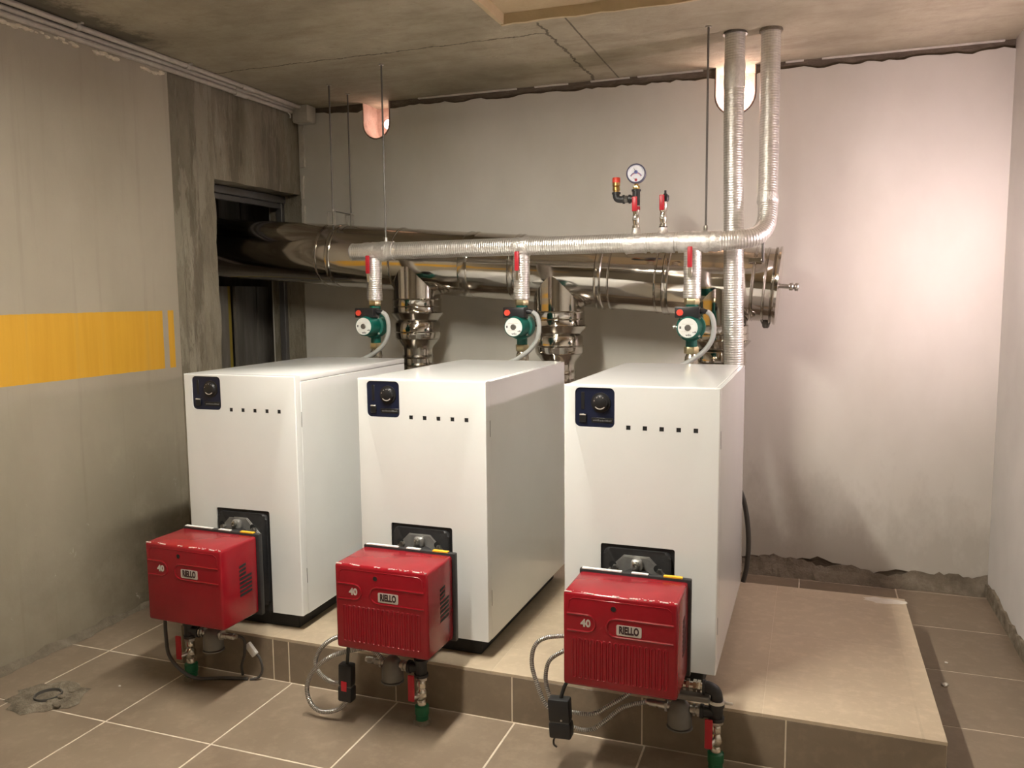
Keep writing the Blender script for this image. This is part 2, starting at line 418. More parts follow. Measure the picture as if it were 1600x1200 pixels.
def obj(name, bm, mat, parent=None, sm=True, off=None, key=None):
    if off is not None: bmesh.ops.translate(bm, verts=bm.verts, vec=-Vector(off))
    bmesh.ops.recalc_face_normals(bm, faces=bm.faces)
    me = bpy.data.meshes.new(name); bm.to_mesh(me); bm.free()
    me.materials.append(MATS[mat])
    if sm:
        me.shade_smooth(); me.set_sharp_from_angle(angle=math.radians(38))
    o = bpy.data.objects.new(name, me); COL.objects.link(o)
    if parent is not None: o.parent = parent
    return o
def tag(o, label, cat, group=None):
    o['label'] = label; o['category'] = cat
    if group: o['group'] = group
    return o
def thing(name, label, cat, loc=(0, 0, 0), rz=0.0, group=None):
    o = bpy.data.objects.new(name, None); COL.objects.link(o)
    o.location = loc; o.rotation_euler = (0, 0, rz); o.empty_display_size = 0.05
    return tag(o, label, cat, group)
def struct(name, bm, mat, sm=False, label=None):
    o = obj(name, bm, mat, None, sm); o['kind'] = 'structure'
    if label: o['label'] = label
    return o
def kids(o): return [c for c in bpy.data.objects if c.parent == o]
def copy_tree(o, parent=None):
    c = o.copy(); COL.objects.link(c); c.parent = parent
    for ch in kids(o): copy_tree(ch, c)
    return c
def boolean(o, cutter_bm):
    me = bpy.data.meshes.new('cut'); bmesh.ops.recalc_face_normals(cutter_bm, faces=cutter_bm.faces)
    cutter_bm.to_mesh(me); cutter_bm.free()
    c = bpy.data.objects.new('cut', me); COL.objects.link(c)
    m = o.modifiers.new('b', 'BOOLEAN'); m.operation = 'DIFFERENCE'; m.object = c; m.solver = 'EXACT'
    dg = bpy.context.evaluated_depsgraph_get()
    nm = bpy.data.meshes.new_from_object(o.evaluated_get(dg))
    o.modifiers.clear(); old = o.data; o.data = nm; bpy.data.meshes.remove(old)
    bpy.data.objects.remove(c); bpy.data.meshes.remove(me)
    nm.shade_smooth(); nm.set_sharp_from_angle(angle=math.radians(38))
def text_bm(s, size, depth, sx=1.0, bold=0.0):
    """lettering lying in the xz plane facing -y, centred on the origin"""
    cu = bpy.data.curves.new('txt', 'FONT'); cu.body = s; cu.size = size; cu.extrude = depth / 2
    cu.offset = bold; cu.align_x = 'CENTER'; cu.align_y = 'CENTER'; cu.resolution_u = 3
    o = bpy.data.objects.new('txt', cu); COL.objects.link(o)
    dg = bpy.context.evaluated_depsgraph_get(); dg.update()
    me = bpy.data.meshes.new_from_object(o.evaluated_get(dg))
    me.transform(Matrix.Rotation(PI / 2, 4, 'X') @ Matrix.Diagonal((sx, 1, 1, 1)))
    bm = BM(); bm.from_mesh(me)
    bpy.data.objects.remove(o); bpy.data.curves.remove(cu); bpy.data.meshes.remove(me)
    return bm
def jag(a, b, step, amp, base, seed, extra=None):
    """ragged polyline of (t, base + noise) from a to b"""
    rnd = random.Random(seed); out = []; n = max(2, int(abs(b - a) / step)); cur = 0.0
    for i in range(n + 1):
        t = a + (b - a) * i / n
        cur = 0.6 * cur + rnd.uniform(-amp, amp)
        out.append((t, base + cur + (extra(t) if extra else 0)))
    return out

# ================================================================== SETTING
# ---- floor with its tiles
fl = struct('floor', bx(BM(), (-2.4, YF - 0.2, ZF - 0.12), (XR + 0.2, YB + 0.25, ZF - 0.0012)), 'grout')
TX = [XL] + [-1.0785 + 0.4275 * i for i in range(8)] + [XR]
TY = [YF] + [-0.508 + 0.4325 * i for i in range(-8, 6)] + [YB]
G = 0.0028
tile_cache = {}
def tile_box(parent, lo, hi, mat, bev=0.0012):
    key = (mat, tuple(round(hi[i] - lo[i], 4) for i in range(3)))
    c = [(lo[i] + hi[i]) / 2 for i in range(3)]
    if key not in tile_cache:
        h = [(hi[i] - lo[i]) / 2 for i in range(3)]
        o = obj('tile', bx(BM(), [-x for x in h], h, bev, 1), mat, parent, False)
        tile_cache[key] = o.data
    else:
        o = bpy.data.objects.new('tile', tile_cache[key]); COL.objects.link(o); o.parent = parent
    o.location = c
    return o
for i in range(len(TX) - 1):
    for j in range(len(TY) - 1):
        x0, x1, y0, y1 = TX[i] + G, TX[i + 1] - G, TY[j] + G, TY[j + 1] - G
        # clip the plinth's footprint away
        xm, ym = (x0 + x1) / 2, (y0 + y1) / 2
        if XPL < xm < XP and y1 > YP and y0 < YPB:
            if y0 < YP: y1 = YP - 0.002
            elif y1 > YPB + 0.05: y0 = YPB + 0.003
            else: continue
        elif y1 > YP + 0.02 and y0 < YPB - 0.02:
            if x0 < XP < x1: x0 = XP + 0.002
            if x0 < XPL < x1: x1 = XPL - 0.002
        if x1 - x0 < 0.012 or y1 - y0 < 0.012: continue
        tile_box(fl, (x0, y0, ZF - 0.008), (x1, y1, ZF + random.uniform(-0.0006, 0.0004)), 'floor_tile')

# ---- the tiled plinth
pl = struct('floor_plinth', bx(BM(), (XPL + 0.0015, YP + 0.0015, ZF - 0.05), (XP - 0.0015, YPB, -0.0002)), 'plinth_grout')
PX = [XPL] + [x for x in (-0.726 + 0.426 * i for i in range(1, 7))] + [1.83, XP]
PY = [YP, 0.115, 0.542, 0.969, YPB]
for i in range(len(PX) - 1):
    for j in range(len(PY) - 1):
        tile_box(pl, (PX[i] + (0.004 if PX[i] == 1.83 else 0.0003), PY[j] + 0.0003, -0.010), (PX[i + 1] - (0.003 if PX[i + 1] == 1.83 else 0.0003), PY[j + 1] - 0.0003, 0.0), 'plinth_tile', 0.0002)
RX = [XPL, -0.303, -0.236, 0.196, 0.622, 1.049, 1.47, XP]
for i in range(len(RX) - 1):
    tile_box(pl, (RX[i] + 0.0025, YP, ZF), (RX[i + 1] - 0.0025, YP + 0.009, -0.0105), 'riser_tile', 0.0008)
for j in range(3):
    y0, y1 = YP + 0.012 + 0.38 * j, min(YPB, YP + 0.012 + 0.38 * (j + 1)) - 0.004
    tile_box(pl, (XP - 0.009, y0, ZF), (XP, y1, -0.0105), 'riser_tile', 0.0008)

# ---- ceiling: slab, the shallow recess and its rim
b = BM()
RXc, RYc = 0.305, 0.745
bx(b, (-2.4, YF - 0.2, ZC), (RXc, YB + 0.5, ZC + 0.2))
bx(b, (RXc, RYc, ZC), (XR + 0.2, YB + 0.5, ZC + 0.2))
struct('ceiling', b, 'ceiling_concrete')
struct('ceiling_recess', bx(BM(), (RXc - 0.001, YF - 0.2, ZC + 0.035), (XR + 0.2, RYc + 0.001, ZC + 0.19)), 'recess_concrete')
b = BM(); rt = random.Random(2)
for (a0, a1, ax) in ((-1.2, RYc, 'y'), (RXc, 2.2, 'x')):
    n = int((a1 - a0) / 0.05); A0 = []; 
    for k in range(n + 1):
        s0 = a0 + (a1 - a0) * k / n; d = 0.013 + rt.uniform(-0.004, 0.004); h = 0.003 + rt.uniform(-0.002, 0.003)
        q = [(-0.006, 0.001), (-0.002, -h), (d, -h), (d + 0.004, 0.036), (-0.006, 0.036)]
        if ax == 'y': A0.append([b.verts.new((RXc + u, s0, ZC + v)) for u, v in q])
        else: A0.append([b.verts.new((s0, RYc - u, ZC + v)) for u, v in q])
    for k in range(n):
        for m_ in range(5): b.faces.new((A0[k][m_], A0[k][(m_ + 1) % 5], A0[k + 1][(m_ + 1) % 5], A0[k + 1][m_]))
    b.faces.new(A0[0]); b.faces.new(A0[-1])
struct('trim_1', b, 'recess_concrete', False, 'rough mortar rim around the shallow ceiling recess')

# ---- back wall with two slots at the top, bare strip and ragged plaster
SLOTS = [(-0.812, 0.083, 2.108), (1.133, 0.094, 2.083)]      # centre x, half width, bottom z
def wall_top_path(z_top, shrink=0.0, jagf=None):
    pts = []
    cur = XL - 0.25
    segs = []
    for cx_, hw, zb_ in SLOTS:
        segs.append((cur, cx_ - hw + shrink, 'top')); segs.append((cx_, hw - shrink, zb_ + shrink)); cur = cx_ + hw - shrink
    segs.append((cur, XR + 0.2, 'top'))
    return segs
b = BM()
poly = [(XL - 0.25, ZF - 0.1)]
for s in wall_top_path(ZC):
    if s[2] == 'top': poly += [(s[0], ZC), (s[1], ZC)]
    else:
        cx_, hw, zb_ = s
        zr = zb_ + hw
        for k in range(13):
            a = PI + PI * k / 12; poly.append((cx_ + hw * math.cos(a), zr + hw * 1.0 * math.sin(a)))
poly.append((XR + 0.2, ZF - 0.1))
xz(b, poly, YB + 0.012, YB + 0.16)
wb = struct('wall_back', b, 'bare_strip')
# plaster coat: ragged top and bottom edge
b = BM(); poly = []
rb = random.Random(3)
def bot_extra(t): return 0.012 * math.sin(t * 5.0) + 0.018 * math.sin(t * 17.0) - 0.095
bottom = jag(XL - 0.25, XR, 0.035, 0.012, 0.0, 11, bot_extra)
poly += bottom[::-1][::-1]
top_all = []
for s in wall_top_path(ZC, -0.0):
    if s[2] == 'top':
        top_all += jag(s[0] + 0.004, s[1] - 0.004, 0.03, 0.008, ZC - 0.040, int((s[0] + 9) * 100))
    else:
        cx_, hw, zb_ = s; zr = zb_ + hw
        for k in range(13):
            a = PI + PI * k / 12
            top_all.append((cx_ + (hw + 0.004) * math.cos(a), zr + (hw + 0.004) * math.sin(a)))
poly = bottom + top_all[::-1]
xz(b, poly, YB, YB + 0.013)
o = obj('plaster_coat', b, 'back_plaster', wb, False); o['label'] = 'pale grey plaster coat with ragged edges'
# thin light slivers of paint left along the ceiling line
for (a0, a1) in ((-0.55, 0.02), (0.12, 0.30), (0.42, 0.62), (0.66, 0.98), (1.36, 1.44), (1.52, 2.26)):
    obj('paint_sliver', bx(BM(), (a0, YB - 0.004, ZC - 0.007), (a1, YB + 0.012, ZC - 0.001)), 'plaster_white', wb, False)
# slot linings and rear of the slots
for cx_, hw, zb_ in SLOTS:
    obj('slot_back', bx(BM(), (cx_ - hw - 0.05, YB + 0.161, zb_ - 0.05), (cx_ + hw + 0.05, YB + 0.19, ZC)), 'niche_plaster', wb, False)
    b = BM(); path = []
    for k in range(17):
        a = PI + PI * k / 16
        path.append((cx_ + hw * math.cos(a), zb_ + hw + hw * math.sin(a)))
    path = [(cx_ - hw, ZC)] + path + [(cx_ + hw, ZC)]
    inner = [(cx_ + (x - cx_) * 0.955, z + (0.004 if z < ZC - 0.01 else 0)) for x, z in path]
    full = path + inner[::-1]
    xz(b, full, YB - 0.001, YB + 0.16)
    obj('slot_lining', b, 'niche_plaster', wb, True)

# ---- right wall and wall behind the photographer
wr = struct('wall_right', bx(BM(), (XR, YF - 0.2, ZF - 0.1), (XR + 0.2, YB + 0.16, ZC)), 'right_plaster')
Y1L = 0.64
b = BM()
poly = [(YF, ZF - 0.001)] + [(y, z) for y, z in jag(YF, YB, 0.05, 0.012, ZF + 0.06, 5)] + [(YB, ZF - 0.001)]
prism(b, poly, lambda p: Vector((XR - 0.012, p[0], p[1])), lambda p: Vector((XR + 0.002, p[0], p[1])))
struct('baseboard_right', b, 'mortar')
b = BM()
top_ = jag(-1.2, XR, 0.02, 0.011, ZF + 0.072, 15, lambda t: 0.014 * math.sin(t * 6.0) + 0.010 * math.sin(t * 19.0)); low_ = jag(-1.2, XR, 0.02, 0.012, YB - 0.055, 16)
ra = [b.verts.new((x, YB + 0.013, ZF - 0.01)) for x, _ in top_]; rb_ = [b.verts.new((x, YB - 0.002, z)) for x, z in top_]
rc2 = [b.verts.new((x, YB - 0.012, z * 0.6 + ZF * 0.4)) for x, z in top_]; rd2 = [b.verts.new((t_[0], l_[1], ZF + 0.0005)) for t_, l_ in zip(top_, low_)]
for k in range(len(top_) - 1):
    for P_, Q_ in ((ra, rb_), (rb_, rc2), (rc2, rd2)): b.faces.new((P_[k], P_[k + 1], Q_[k + 1], Q_[k]))
struct('baseboard_back', b, 'base_mortar')
b = BM(); top_ = jag(YF, Y1L, 0.03, 0.008, ZF + 0.028, 25); low_ = jag(YF, Y1L, 0.03, 0.008, XL + 0.030, 26)
ra = [b.verts.new((XL - 0.01, y, ZF - 0.01)) for y, _ in top_]; rb_ = [b.verts.new((XL + 0.002, y, z)) for y, z in top_]; rd2 = [b.verts.new((l_[1], t_[0], ZF + 0.0005)) for t_, l_ in zip(top_, low_)]
for k in range(len(top_) - 1):
    for P_, Q_ in ((ra, rb_), (rb_, rd2)): b.faces.new((P_[k], P_[k + 1], Q_[k + 1], Q_[k]))
struct('baseboard_left', b, 'base_mortar')
struct('wall_front', bx(BM(), (-2.4, YF - 0.2, ZF - 0.1), (XR + 0.2, YF, ZC)), 'rear_plaster')

# ---- left wall: plastered length, raw column, lintel over the opening, dark niche
Y1, Y2 = 0.652, 0.955
ZL = 1.822
b = BM()
bx(b, (XL - 0.25, YF - 0.2, ZF - 0.1), (XL - 0.022, Y1 - 0.004, ZC))
wl = struct('wall_left', b, 'bare_strip')
b = BM()
poly = [(YF, ZF - 0.01)] + [(Y1, ZF - 0.01)] + [(Y1 + 0.0, ZC - 0.05)] + jag(Y1 - 0.01, YF, 0.05, 0.006, ZC - 0.032, 21)
prism(b, poly, lambda p: Vector((XL, p[0], p[1])), lambda p: Vector((XL - 0.023, p[0], p[1])))
o = obj('plaster_coat', b, 'left_plaster', wl, False); o['label'] = 'grey painted plaster with a yellow stripe'
# raw concrete column
b = BM(); rc = random.Random(5)
cols = []
prof = []
ny, nz = 14, 40
grid = [[None] * (nz + 1) for _ in range(ny + 1)]
for i in range(ny + 1):
    for k in range(nz + 1):
        y = Y1 + 0.018 + (Y2 - Y1 - 0.018) * i / ny; z = ZF + (ZC - ZF) * k / nz
        groove = -0.012 if i in (3, 9) else 0.0
        x = XL - 0.010 + groove + rc.uniform(-0.006, 0.006) + (-0.035 if i == 0 else -0.02 if i == 1 else 0) + (0.006 if 4 <= i <= 8 else 0)
        grid[i][k] = b.verts.new((x, y, z))
for i in range(ny):
    for k in range(nz):
        b.faces.new((grid[i][k], grid[i + 1][k], grid[i + 1][k + 1], grid[i][k + 1]))
bx(b, (XL - 0.30, Y1 + 0.0, ZF - 0.1), (XL - 0.034, Y2 - 0.001, ZC))
# right return of the column
A = [grid[ny][k] for k in range(nz + 1)]
Bv = [b.verts.new((XL - 0.30, Y2, ZF + (ZC - ZF) * k / nz)) for k in range(nz + 1)]
for k in range(nz): b.faces.new((A[k], Bv[k], Bv[k + 1], A[k + 1]))
struct('wall_column', b, 'raw_concrete', True, 'rough board-marked concrete column')
b = BM(); rl = random.Random(9)
ny, nz = 18, 10
g2 = [[None] * (nz + 1) for _ in range(ny + 1)]
for i in range(ny + 1):
    for k in range(nz + 1):
        y = Y2 + (YB + 0.01 - Y2) * i / ny; z = ZL + (ZC - ZL) * k / nz
        lvl = (0.006 if (i // 3) % 2 else -0.002)
        g2[i][k] = b.verts.new((XL - 0.024 + lvl + rl.uniform(-0.002, 0.002), y, z))
for i in range(ny):
    for k in range(nz): b.faces.new((g2[i][k], g2[i + 1][k], g2[i + 1][k + 1], g2[i][k + 1]))
bx(b, (XL - 0.22, Y2 - 0.0, ZL + 0.0005), (XL - 0.034, YB + 0.01, ZC))
F = [g2[i][0] for i in range(ny + 1)]
Rr = [b.verts.new((XL - 0.22, v.co.y, ZL)) for v in F]
for i in range(ny): b.faces.new((F[i], Rr[i], Rr[i + 1], F[i + 1]))
struct('wall_lintel', b, 'raw_concrete', True, 'concrete lintel above the dark opening')
# dark chamber behind the opening
b = BM()
bx(b, (-2.42, Y2 - 0.35, ZF - 0.1), (-2.30, YB + 0.5, ZC))
bx(b, (-2.42, Y2 - 0.35, ZF - 0.1), (XL - 0.29, Y2 - 0.25, ZC))
bx(b, (-2.42, YB + 0.35, ZF - 0.1), (XL - 0.24, YB + 0.45, ZC))
struct('wall_chamber', b, 'niche_board')
# boards standing at the back of the opening
ch = thing('board_screen', 'dark upright boards closing the opening behind the flue pipe', 'boards', (-1.80, 1.4, ZF))
yy = 1.0; rr = random.Random(31); k = 0
while yy < 2.05:
    wd = rr.uniform(0.07, 0.15); d = rr.uniform(0, 0.03)
    top_ = 1.36 if True else 2.2
    mt = 'yellow_board' if 1.66 < yy + wd / 2 < 1.76 and k >= 0 else 'niche_board'
    if mt == 'yellow_board': wd = 0.045; k = -99
    obj('board', bx(BM(), (-0.03 - d, yy - 1.4, 0), (-0.005 - d, yy + wd - 0.008 - 1.4, 1.30 - ZF), 0.003, 1), mt, ch, False)
    obj('board', bx(BM(), (-0.13 - d, yy - 1.4, 1.70 - ZF), (-0.10 - d, yy + wd - 0.008 - 1.4, 2.20 - ZF), 0.003, 1), 'niche_board', ch, False)
    yy += wd
# steel frame of the opening
fr = BM()
bx(fr, (XL - 0.175, Y2 + 0.002, ZL - 0.045), (XL - 0.125, YB + 0.0, ZL - 0.006), 0.003, 1)
bx(fr, (XL - 0.165, Y2 + 0.002, ZL - 0.075), (XL - 0.145, YB - 0.0, ZL - 0.045), 0.003, 1)
bx(fr, (XL - 0.175, YB - 0.035, ZF), (XL - 0.135, YB - 0.001, ZL - 0.045), 0.003, 1)
struct('door_1', fr, 'frame_steel', False, 'dark steel frame of the opening in the left wall')
obj('opening_jamb', bx(BM(), (XL - 0.235, YB - 0.006, ZF), (XL - 0.018, YB + 0.002, ZL + 0.02)), 'raw_concrete', wb, False)
# peeled plaster left in the corner
for q, (z0, z1, ww) in enumerate(((1.98, 2.22, 0.03), (1.80, 1.93, 0.016), (1.64, 1.76, 0.014))):
    L_ = jag(z0, z1, 0.02, 0.006, ww, 50 + q)
    poly = [(0.0, z) for z, _ in L_] + [(wv, z) for z, wv in L_][::-1]
    b = BM(); xz(b, [(XL - 0.012 + x, z) for x, z in poly], YB - 0.012, YB + 0.002)
    obj('plaster_remnant', b, 'plaster_white', wb, False)
# foam blobs under the conduits
for q, (ya, yb_) in enumerate(((-0.17, 0.02), (0.06, 0.16), (0.24, 0.36), (0.50, 0.62))):
    b = BM(); rq = random.Random(70 + q); n = 9
    for i in range(n):
        y = ya + (yb_ - ya) * i / (n - 1); r = rq.uniform(0.006, 0.015)
        bmesh.ops.create_icosphere(b, subdivisions=1, radius=r, matrix=Matrix.Translation((XL - 0.002, y, ZC - 0.066 + rq.uniform(-0.008, 0.006))) @ Matrix.Diagonal((0.7, 1.6, 0.8, 1)))
    o = obj('foam_bead', b, 'foam_cream', wl, True)

# ================================================================== LAMPS (modelled fixtures)
def tray_lamp(x, y0, y1, zt, glow, label):
    """ceiling batten with a flat diffuser that shines downwards"""
    t = thing('ceiling_lamp', label, 'lamp', (x, (y0 + y1) / 2, zt))
    h = (y1 - y0) / 2
    b = BM(); bx(b, (-0.06, -h - 0.02, -0.060), (0.06, h + 0.02, 0.0), 0.003, 1); obj('housing', b, 'label_white', t)
    for s_ in (-1, 1):
        obj('housing_lip', bx(BM(), (s_ * 0.056 - 0.005, -h - 0.02, -0.085), (s_ * 0.056 + 0.005, h + 0.02, -0.0595), 0.001, 1), 'label_white', t)
        obj('end_lip', bx(BM(), (-0.051, s_ * (h + 0.012) - 0.006, -0.085), (0.051, s_ * (h + 0.012) + 0.006, -0.0595), 0.001, 1), 'label_white', t)
    obj('diffuser', bx(BM(), (-0.048, -h + 0.004, -0.076), (0.048, h - 0.004, -0.061), 0.001, 1), glow, t, False)
tray_lamp(0.44, -1.30, -0.10, ZC + 0.034, 'tube_glow', 'long batten lamp in the ceiling recess above the boilers')
tray_lamp(0.44, -3.75, -2.55, ZC + 0.034, 'tube2_glow', 'long batten lamp at the rear of the room')
t = thing('bulkhead_lamp', 'small wall lamp with an added metal cowl on the pale right-hand wall', 'lamp', (XR, 0.97, 1.42))
obj('back_plate', lathe(BM(), [(0.050, 0), (0.050, 0.010), (0.046, 0.014)], (0, 0, 0), (-1, 0, 0), 20), 'label_white', t)
obj('globe', lathe(BM(), [(0.042, 0.014), (0.041, 0.026), (0.032, 0.042), (0.016, 0.050), (0, 0.052)], (0, 0, 0), (-1, 0, 0), 20), 'side_glow', t)
b = BM(); bx(b, (-0.062, -0.064, -0.074), (0.0, -0.060, 0.07)); bx(b, (-0.062, -0.062, -0.074), (0.0, 0.035, -0.070)); obj('light_shield', b, 'frame_steel', t, False)  # plates added, out of view, to block this lamp's light from the plinth
for (cx_, hw, zb_), glow, dx, dz, lab in ((SLOTS[0], 'bulb_left', 0.035, 0.09, 'glowing bulb inside the wall slot near the left corner'),
                                      (SLOTS[1], 'bulb_right', 0.0, 0.095, 'glowing bulb inside the wall slot behind the risers')):
    t = thing('slot_bulb', lab, 'lamp', (cx_ + dx, YB + 0.16, zb_ + dz))
    obj('socket', lathe(BM(), [(0.017, 0), (0.017, 0.03), (0.013, 0.036)], (0, 0, 0), (0, -1, 0), 14), 'label_white', t)
    obj('bulb', lathe(BM(), [(0.012, 0.036), (0.02, 0.05), (0.028, 0.068), (0.026, 0.085), (0.015, 0.098), (0, 0.102)], (0, 0, 0), (0, -1, 0), 16), glow, t)

# ================================================================== BOILERS
BW, BH, BD, BZ = 0.48, 0.9468, 0.882, 0.0646
def make_boiler(lip):
    t = thing('boiler', '', 'boiler')
    # plinth box
    obj('base', bx(BM(), (0.041, 0.037, 0.0), (BW - 0.041, BD - 0.03, BZ - 0.001), 0.004, 1), 'black_base', t)
    obj('core', bx(BM(), (0.016, 0.0345, BZ + 0.004), (BW - 0.016, BD - 0.012, BH - 0.022)), 'core_dark', t, False)
    # front panel with the burner notch, control window and vent holes
    b = BM()
    poly = [(0, BZ), (0.12, BZ), (0.12, 0.441), (0.1218, 0.4452), (0.126, 0.447), (0.346, 0.447), (0.3502, 0.4452), (0.352, 0.441), (0.352, BZ), (BW, BZ), (BW, BH), (0, BH)]
    xz(b, poly, 0.0, 0.034)
    ed = [e for e in b.edges if all((v.co.x < 1e-5) for v in e.verts) and all(v.co.y < 1e-5 for v in e.verts)
          or all((v.co.x > BW - 1e-5) for v in e.verts) and all(v.co.y < 1e-5 for v in e.verts)
          or all((v.co.z > BH - 1e-5) for v in e.verts) and all(v.co.y < 1e-5 for v in e.verts)]
    bmesh.ops.bevel(b, geom=ed, offset=0.004, segments=3, profile=0.5, affect='EDGES')
    fp = obj('front_panel', b, 'white_enamel', t)
    c = BM()
    xz(c, rrect(0.036, 0.815, 0.162, 0.939, 0.016), -0.05, 0.06)
    for k in range(5):
        u = 0.2055 + 0.0512 * k; xz(c, [(u - 0.0068, 0.8115), (u + 0.0068, 0.8115), (u + 0.0068, 0.8251), (u - 0.0068, 0.8251)], -0.05, 0.06)
    boolean(fp, c)
    for k in range(5):
        u = 0.2055 + 0.0512 * k
        obj('vent_hole', bx(BM(), (u - 0.0066, 0.0015, 0.8117), (u + 0.0066, 0.033, 0.8249)), 'core_dark', t, False)
    # side panels with a slit near the front
    for s, x0, x1 in ((-1, 0.0, 0.015), (1, BW - 0.015, BW)):
        sp = obj('side_panel', bx(BM(), (x0, 0.0352, BZ - 0.003), (x1, BD, BH - (0.022 if lip else 0.0015)), 0.0015, 1), 'white_enamel', t)
        for z in (0.76, 0.18):
            xs = x1 if s > 0 else x0
            obj('seam_slit', bx(BM(), (xs - 0.0006, 0.0345, z), (xs + 0.0006, 0.0362, z + 0.055)), 'core_dark', sp, False)
    obj('rear_panel', bx(BM(), (0.0152, BD - 0.011, BZ), (BW - 0.0152, BD, BH - 0.022)), 'white_enamel', t, False)
    z0 = BH - 0.0205 if lip else BH - 0.018
    if lip: obj('top_panel', bx(BM(), (0.0, 0.0345, z0), (BW, BD + 0.001, BH), 0.002, 2), 'white_enamel', t)
    else: obj('top_panel', bx(BM(), (0.0152, 0.0345, z0), (BW - 0.0152, BD, BH - 0.0005), 0.001, 1), 'white_enamel', t)
    # burner door
    d = obj('burner_door', bx(BM(), (0.121, 0.020, BZ + 0.002), (0.351, 0.0342, 0.4465)), 'black_iron', t, False)
    b = BM(); xz(b, rrect(0.130, 0.09, 0.342, 0.436, 0.02), 0.008, 0.021)
    ed = [e for e in b.edges if all(v.co.y < 0.0085 for v in e.verts)]
    bmesh.ops.bevel(b, geom=ed, offset=0.009, segments=2, profile=0.5, affect='EDGES')
    obj('door_plate', b, 'black_iron', d)
    # control window
    b = BM(); xz(b, rrect(0.0365, 0.8155, 0.1615, 0.9385, 0.0155), 0.013, 0.033)
    cp = obj('control_panel', b, 'control_blue', t); cp['label'] = 'dark blue recessed control panel'
    cp.location = (0, -0.010, 0); d.location = (0, -0.014, 0)
    kz, ku = 0.893, 0.118
    obj('control_knob', lathe(BM(), [(0.031, 0.0), (0.031, 0.003), (0.0245, 0.004), (0.022, 0.012), (0.020, 0.0135), (0, 0.0137)], (ku, 0.0132, kz), (0, -1, 0), 26), 'black_plastic', cp)
    b = BM()
    for k in range(7):
        a = math.radians(-140 + 100 * k / 6 + 0)
        a1 = math.radians(-140 + 100 * (k + 1) / 6)
        if k < 6:
            pp = [(ku + r_ * math.cos(a_), kz + r_ * math.sin(a_)) for r_, a_ in ((0.0175, a), (0.0205, a), (0.0205, a1), (0.0175, a1))]
            xz(b, pp, -0.0006, 0.002)
    for aa in (60, 90, 120, 160):
        a = math.radians(aa); bx(b, (ku + 0.019 * math.cos(a) - 0.0012, -0.0004, kz + 0.019 * math.sin(a) - 0.0012), (ku + 0.019 * math.cos(a) + 0.0012, 0.002, kz + 0.019 * math.sin(a) + 0.0012))
    obj('knob_mark', b, 'badge_silver', cp, False)
    obj('slide_groove', bx(BM(), (0.055, 0.0118, 0.870), (0.066, 0.0135, 0.925), 0.001, 1), 'black_plastic', cp)
    obj('rocker_switch', bx(BM(), (0.050, 0.008, 0.829), (0.073, 0.0135, 0.857), 0.002, 1), 'black_plastic', cp)
    obj('switch_edge', bx(BM(), (0.051, 0.0072, 0.8515), (0.071, 0.0125, 0.8555), 0.0006, 1), 'badge_silver', cp)
    obj('name_strip', bx(BM(), (0.088, 0.0118, 0.829), (0.157, 0.0135, 0.845), 0.001, 1), 'black_plastic', cp)
    b = BM(); rs = random.Random(4); u = 0.094
    while u < 0.150:
        w_ = rs.uniform(0.002, 0.006); bx(b, (u, 0.0110, 0.834), (u + w_, 0.0119, 0.838 + rs.uniform(0, 0.002))); u += w_ + 0.0015
    obj('strip_print', b, 'mark_grey', cp, False)
    return t
BO = [(-0.6919, -0.0212, 0.0239), (0.0355, 0.0, -0.0104), (0.7815, -0.0057, -0.0055)]
BL = ['white floor boiler beside the yellow striped wall', 'white floor boiler standing between the two other boilers', 'white floor boiler nearest the bare end of the plinth']
b1 = make_boiler(True); b2 = make_boiler(False); b3 = copy_tree(b2)
for t, (x, y, a), lab in zip((b1, b2, b3), BO, BL):
    t.location = (x, y, 0); t.rotation_euler = (0, 0, a); tag(t, lab, 'boiler', 'row of white boilers')

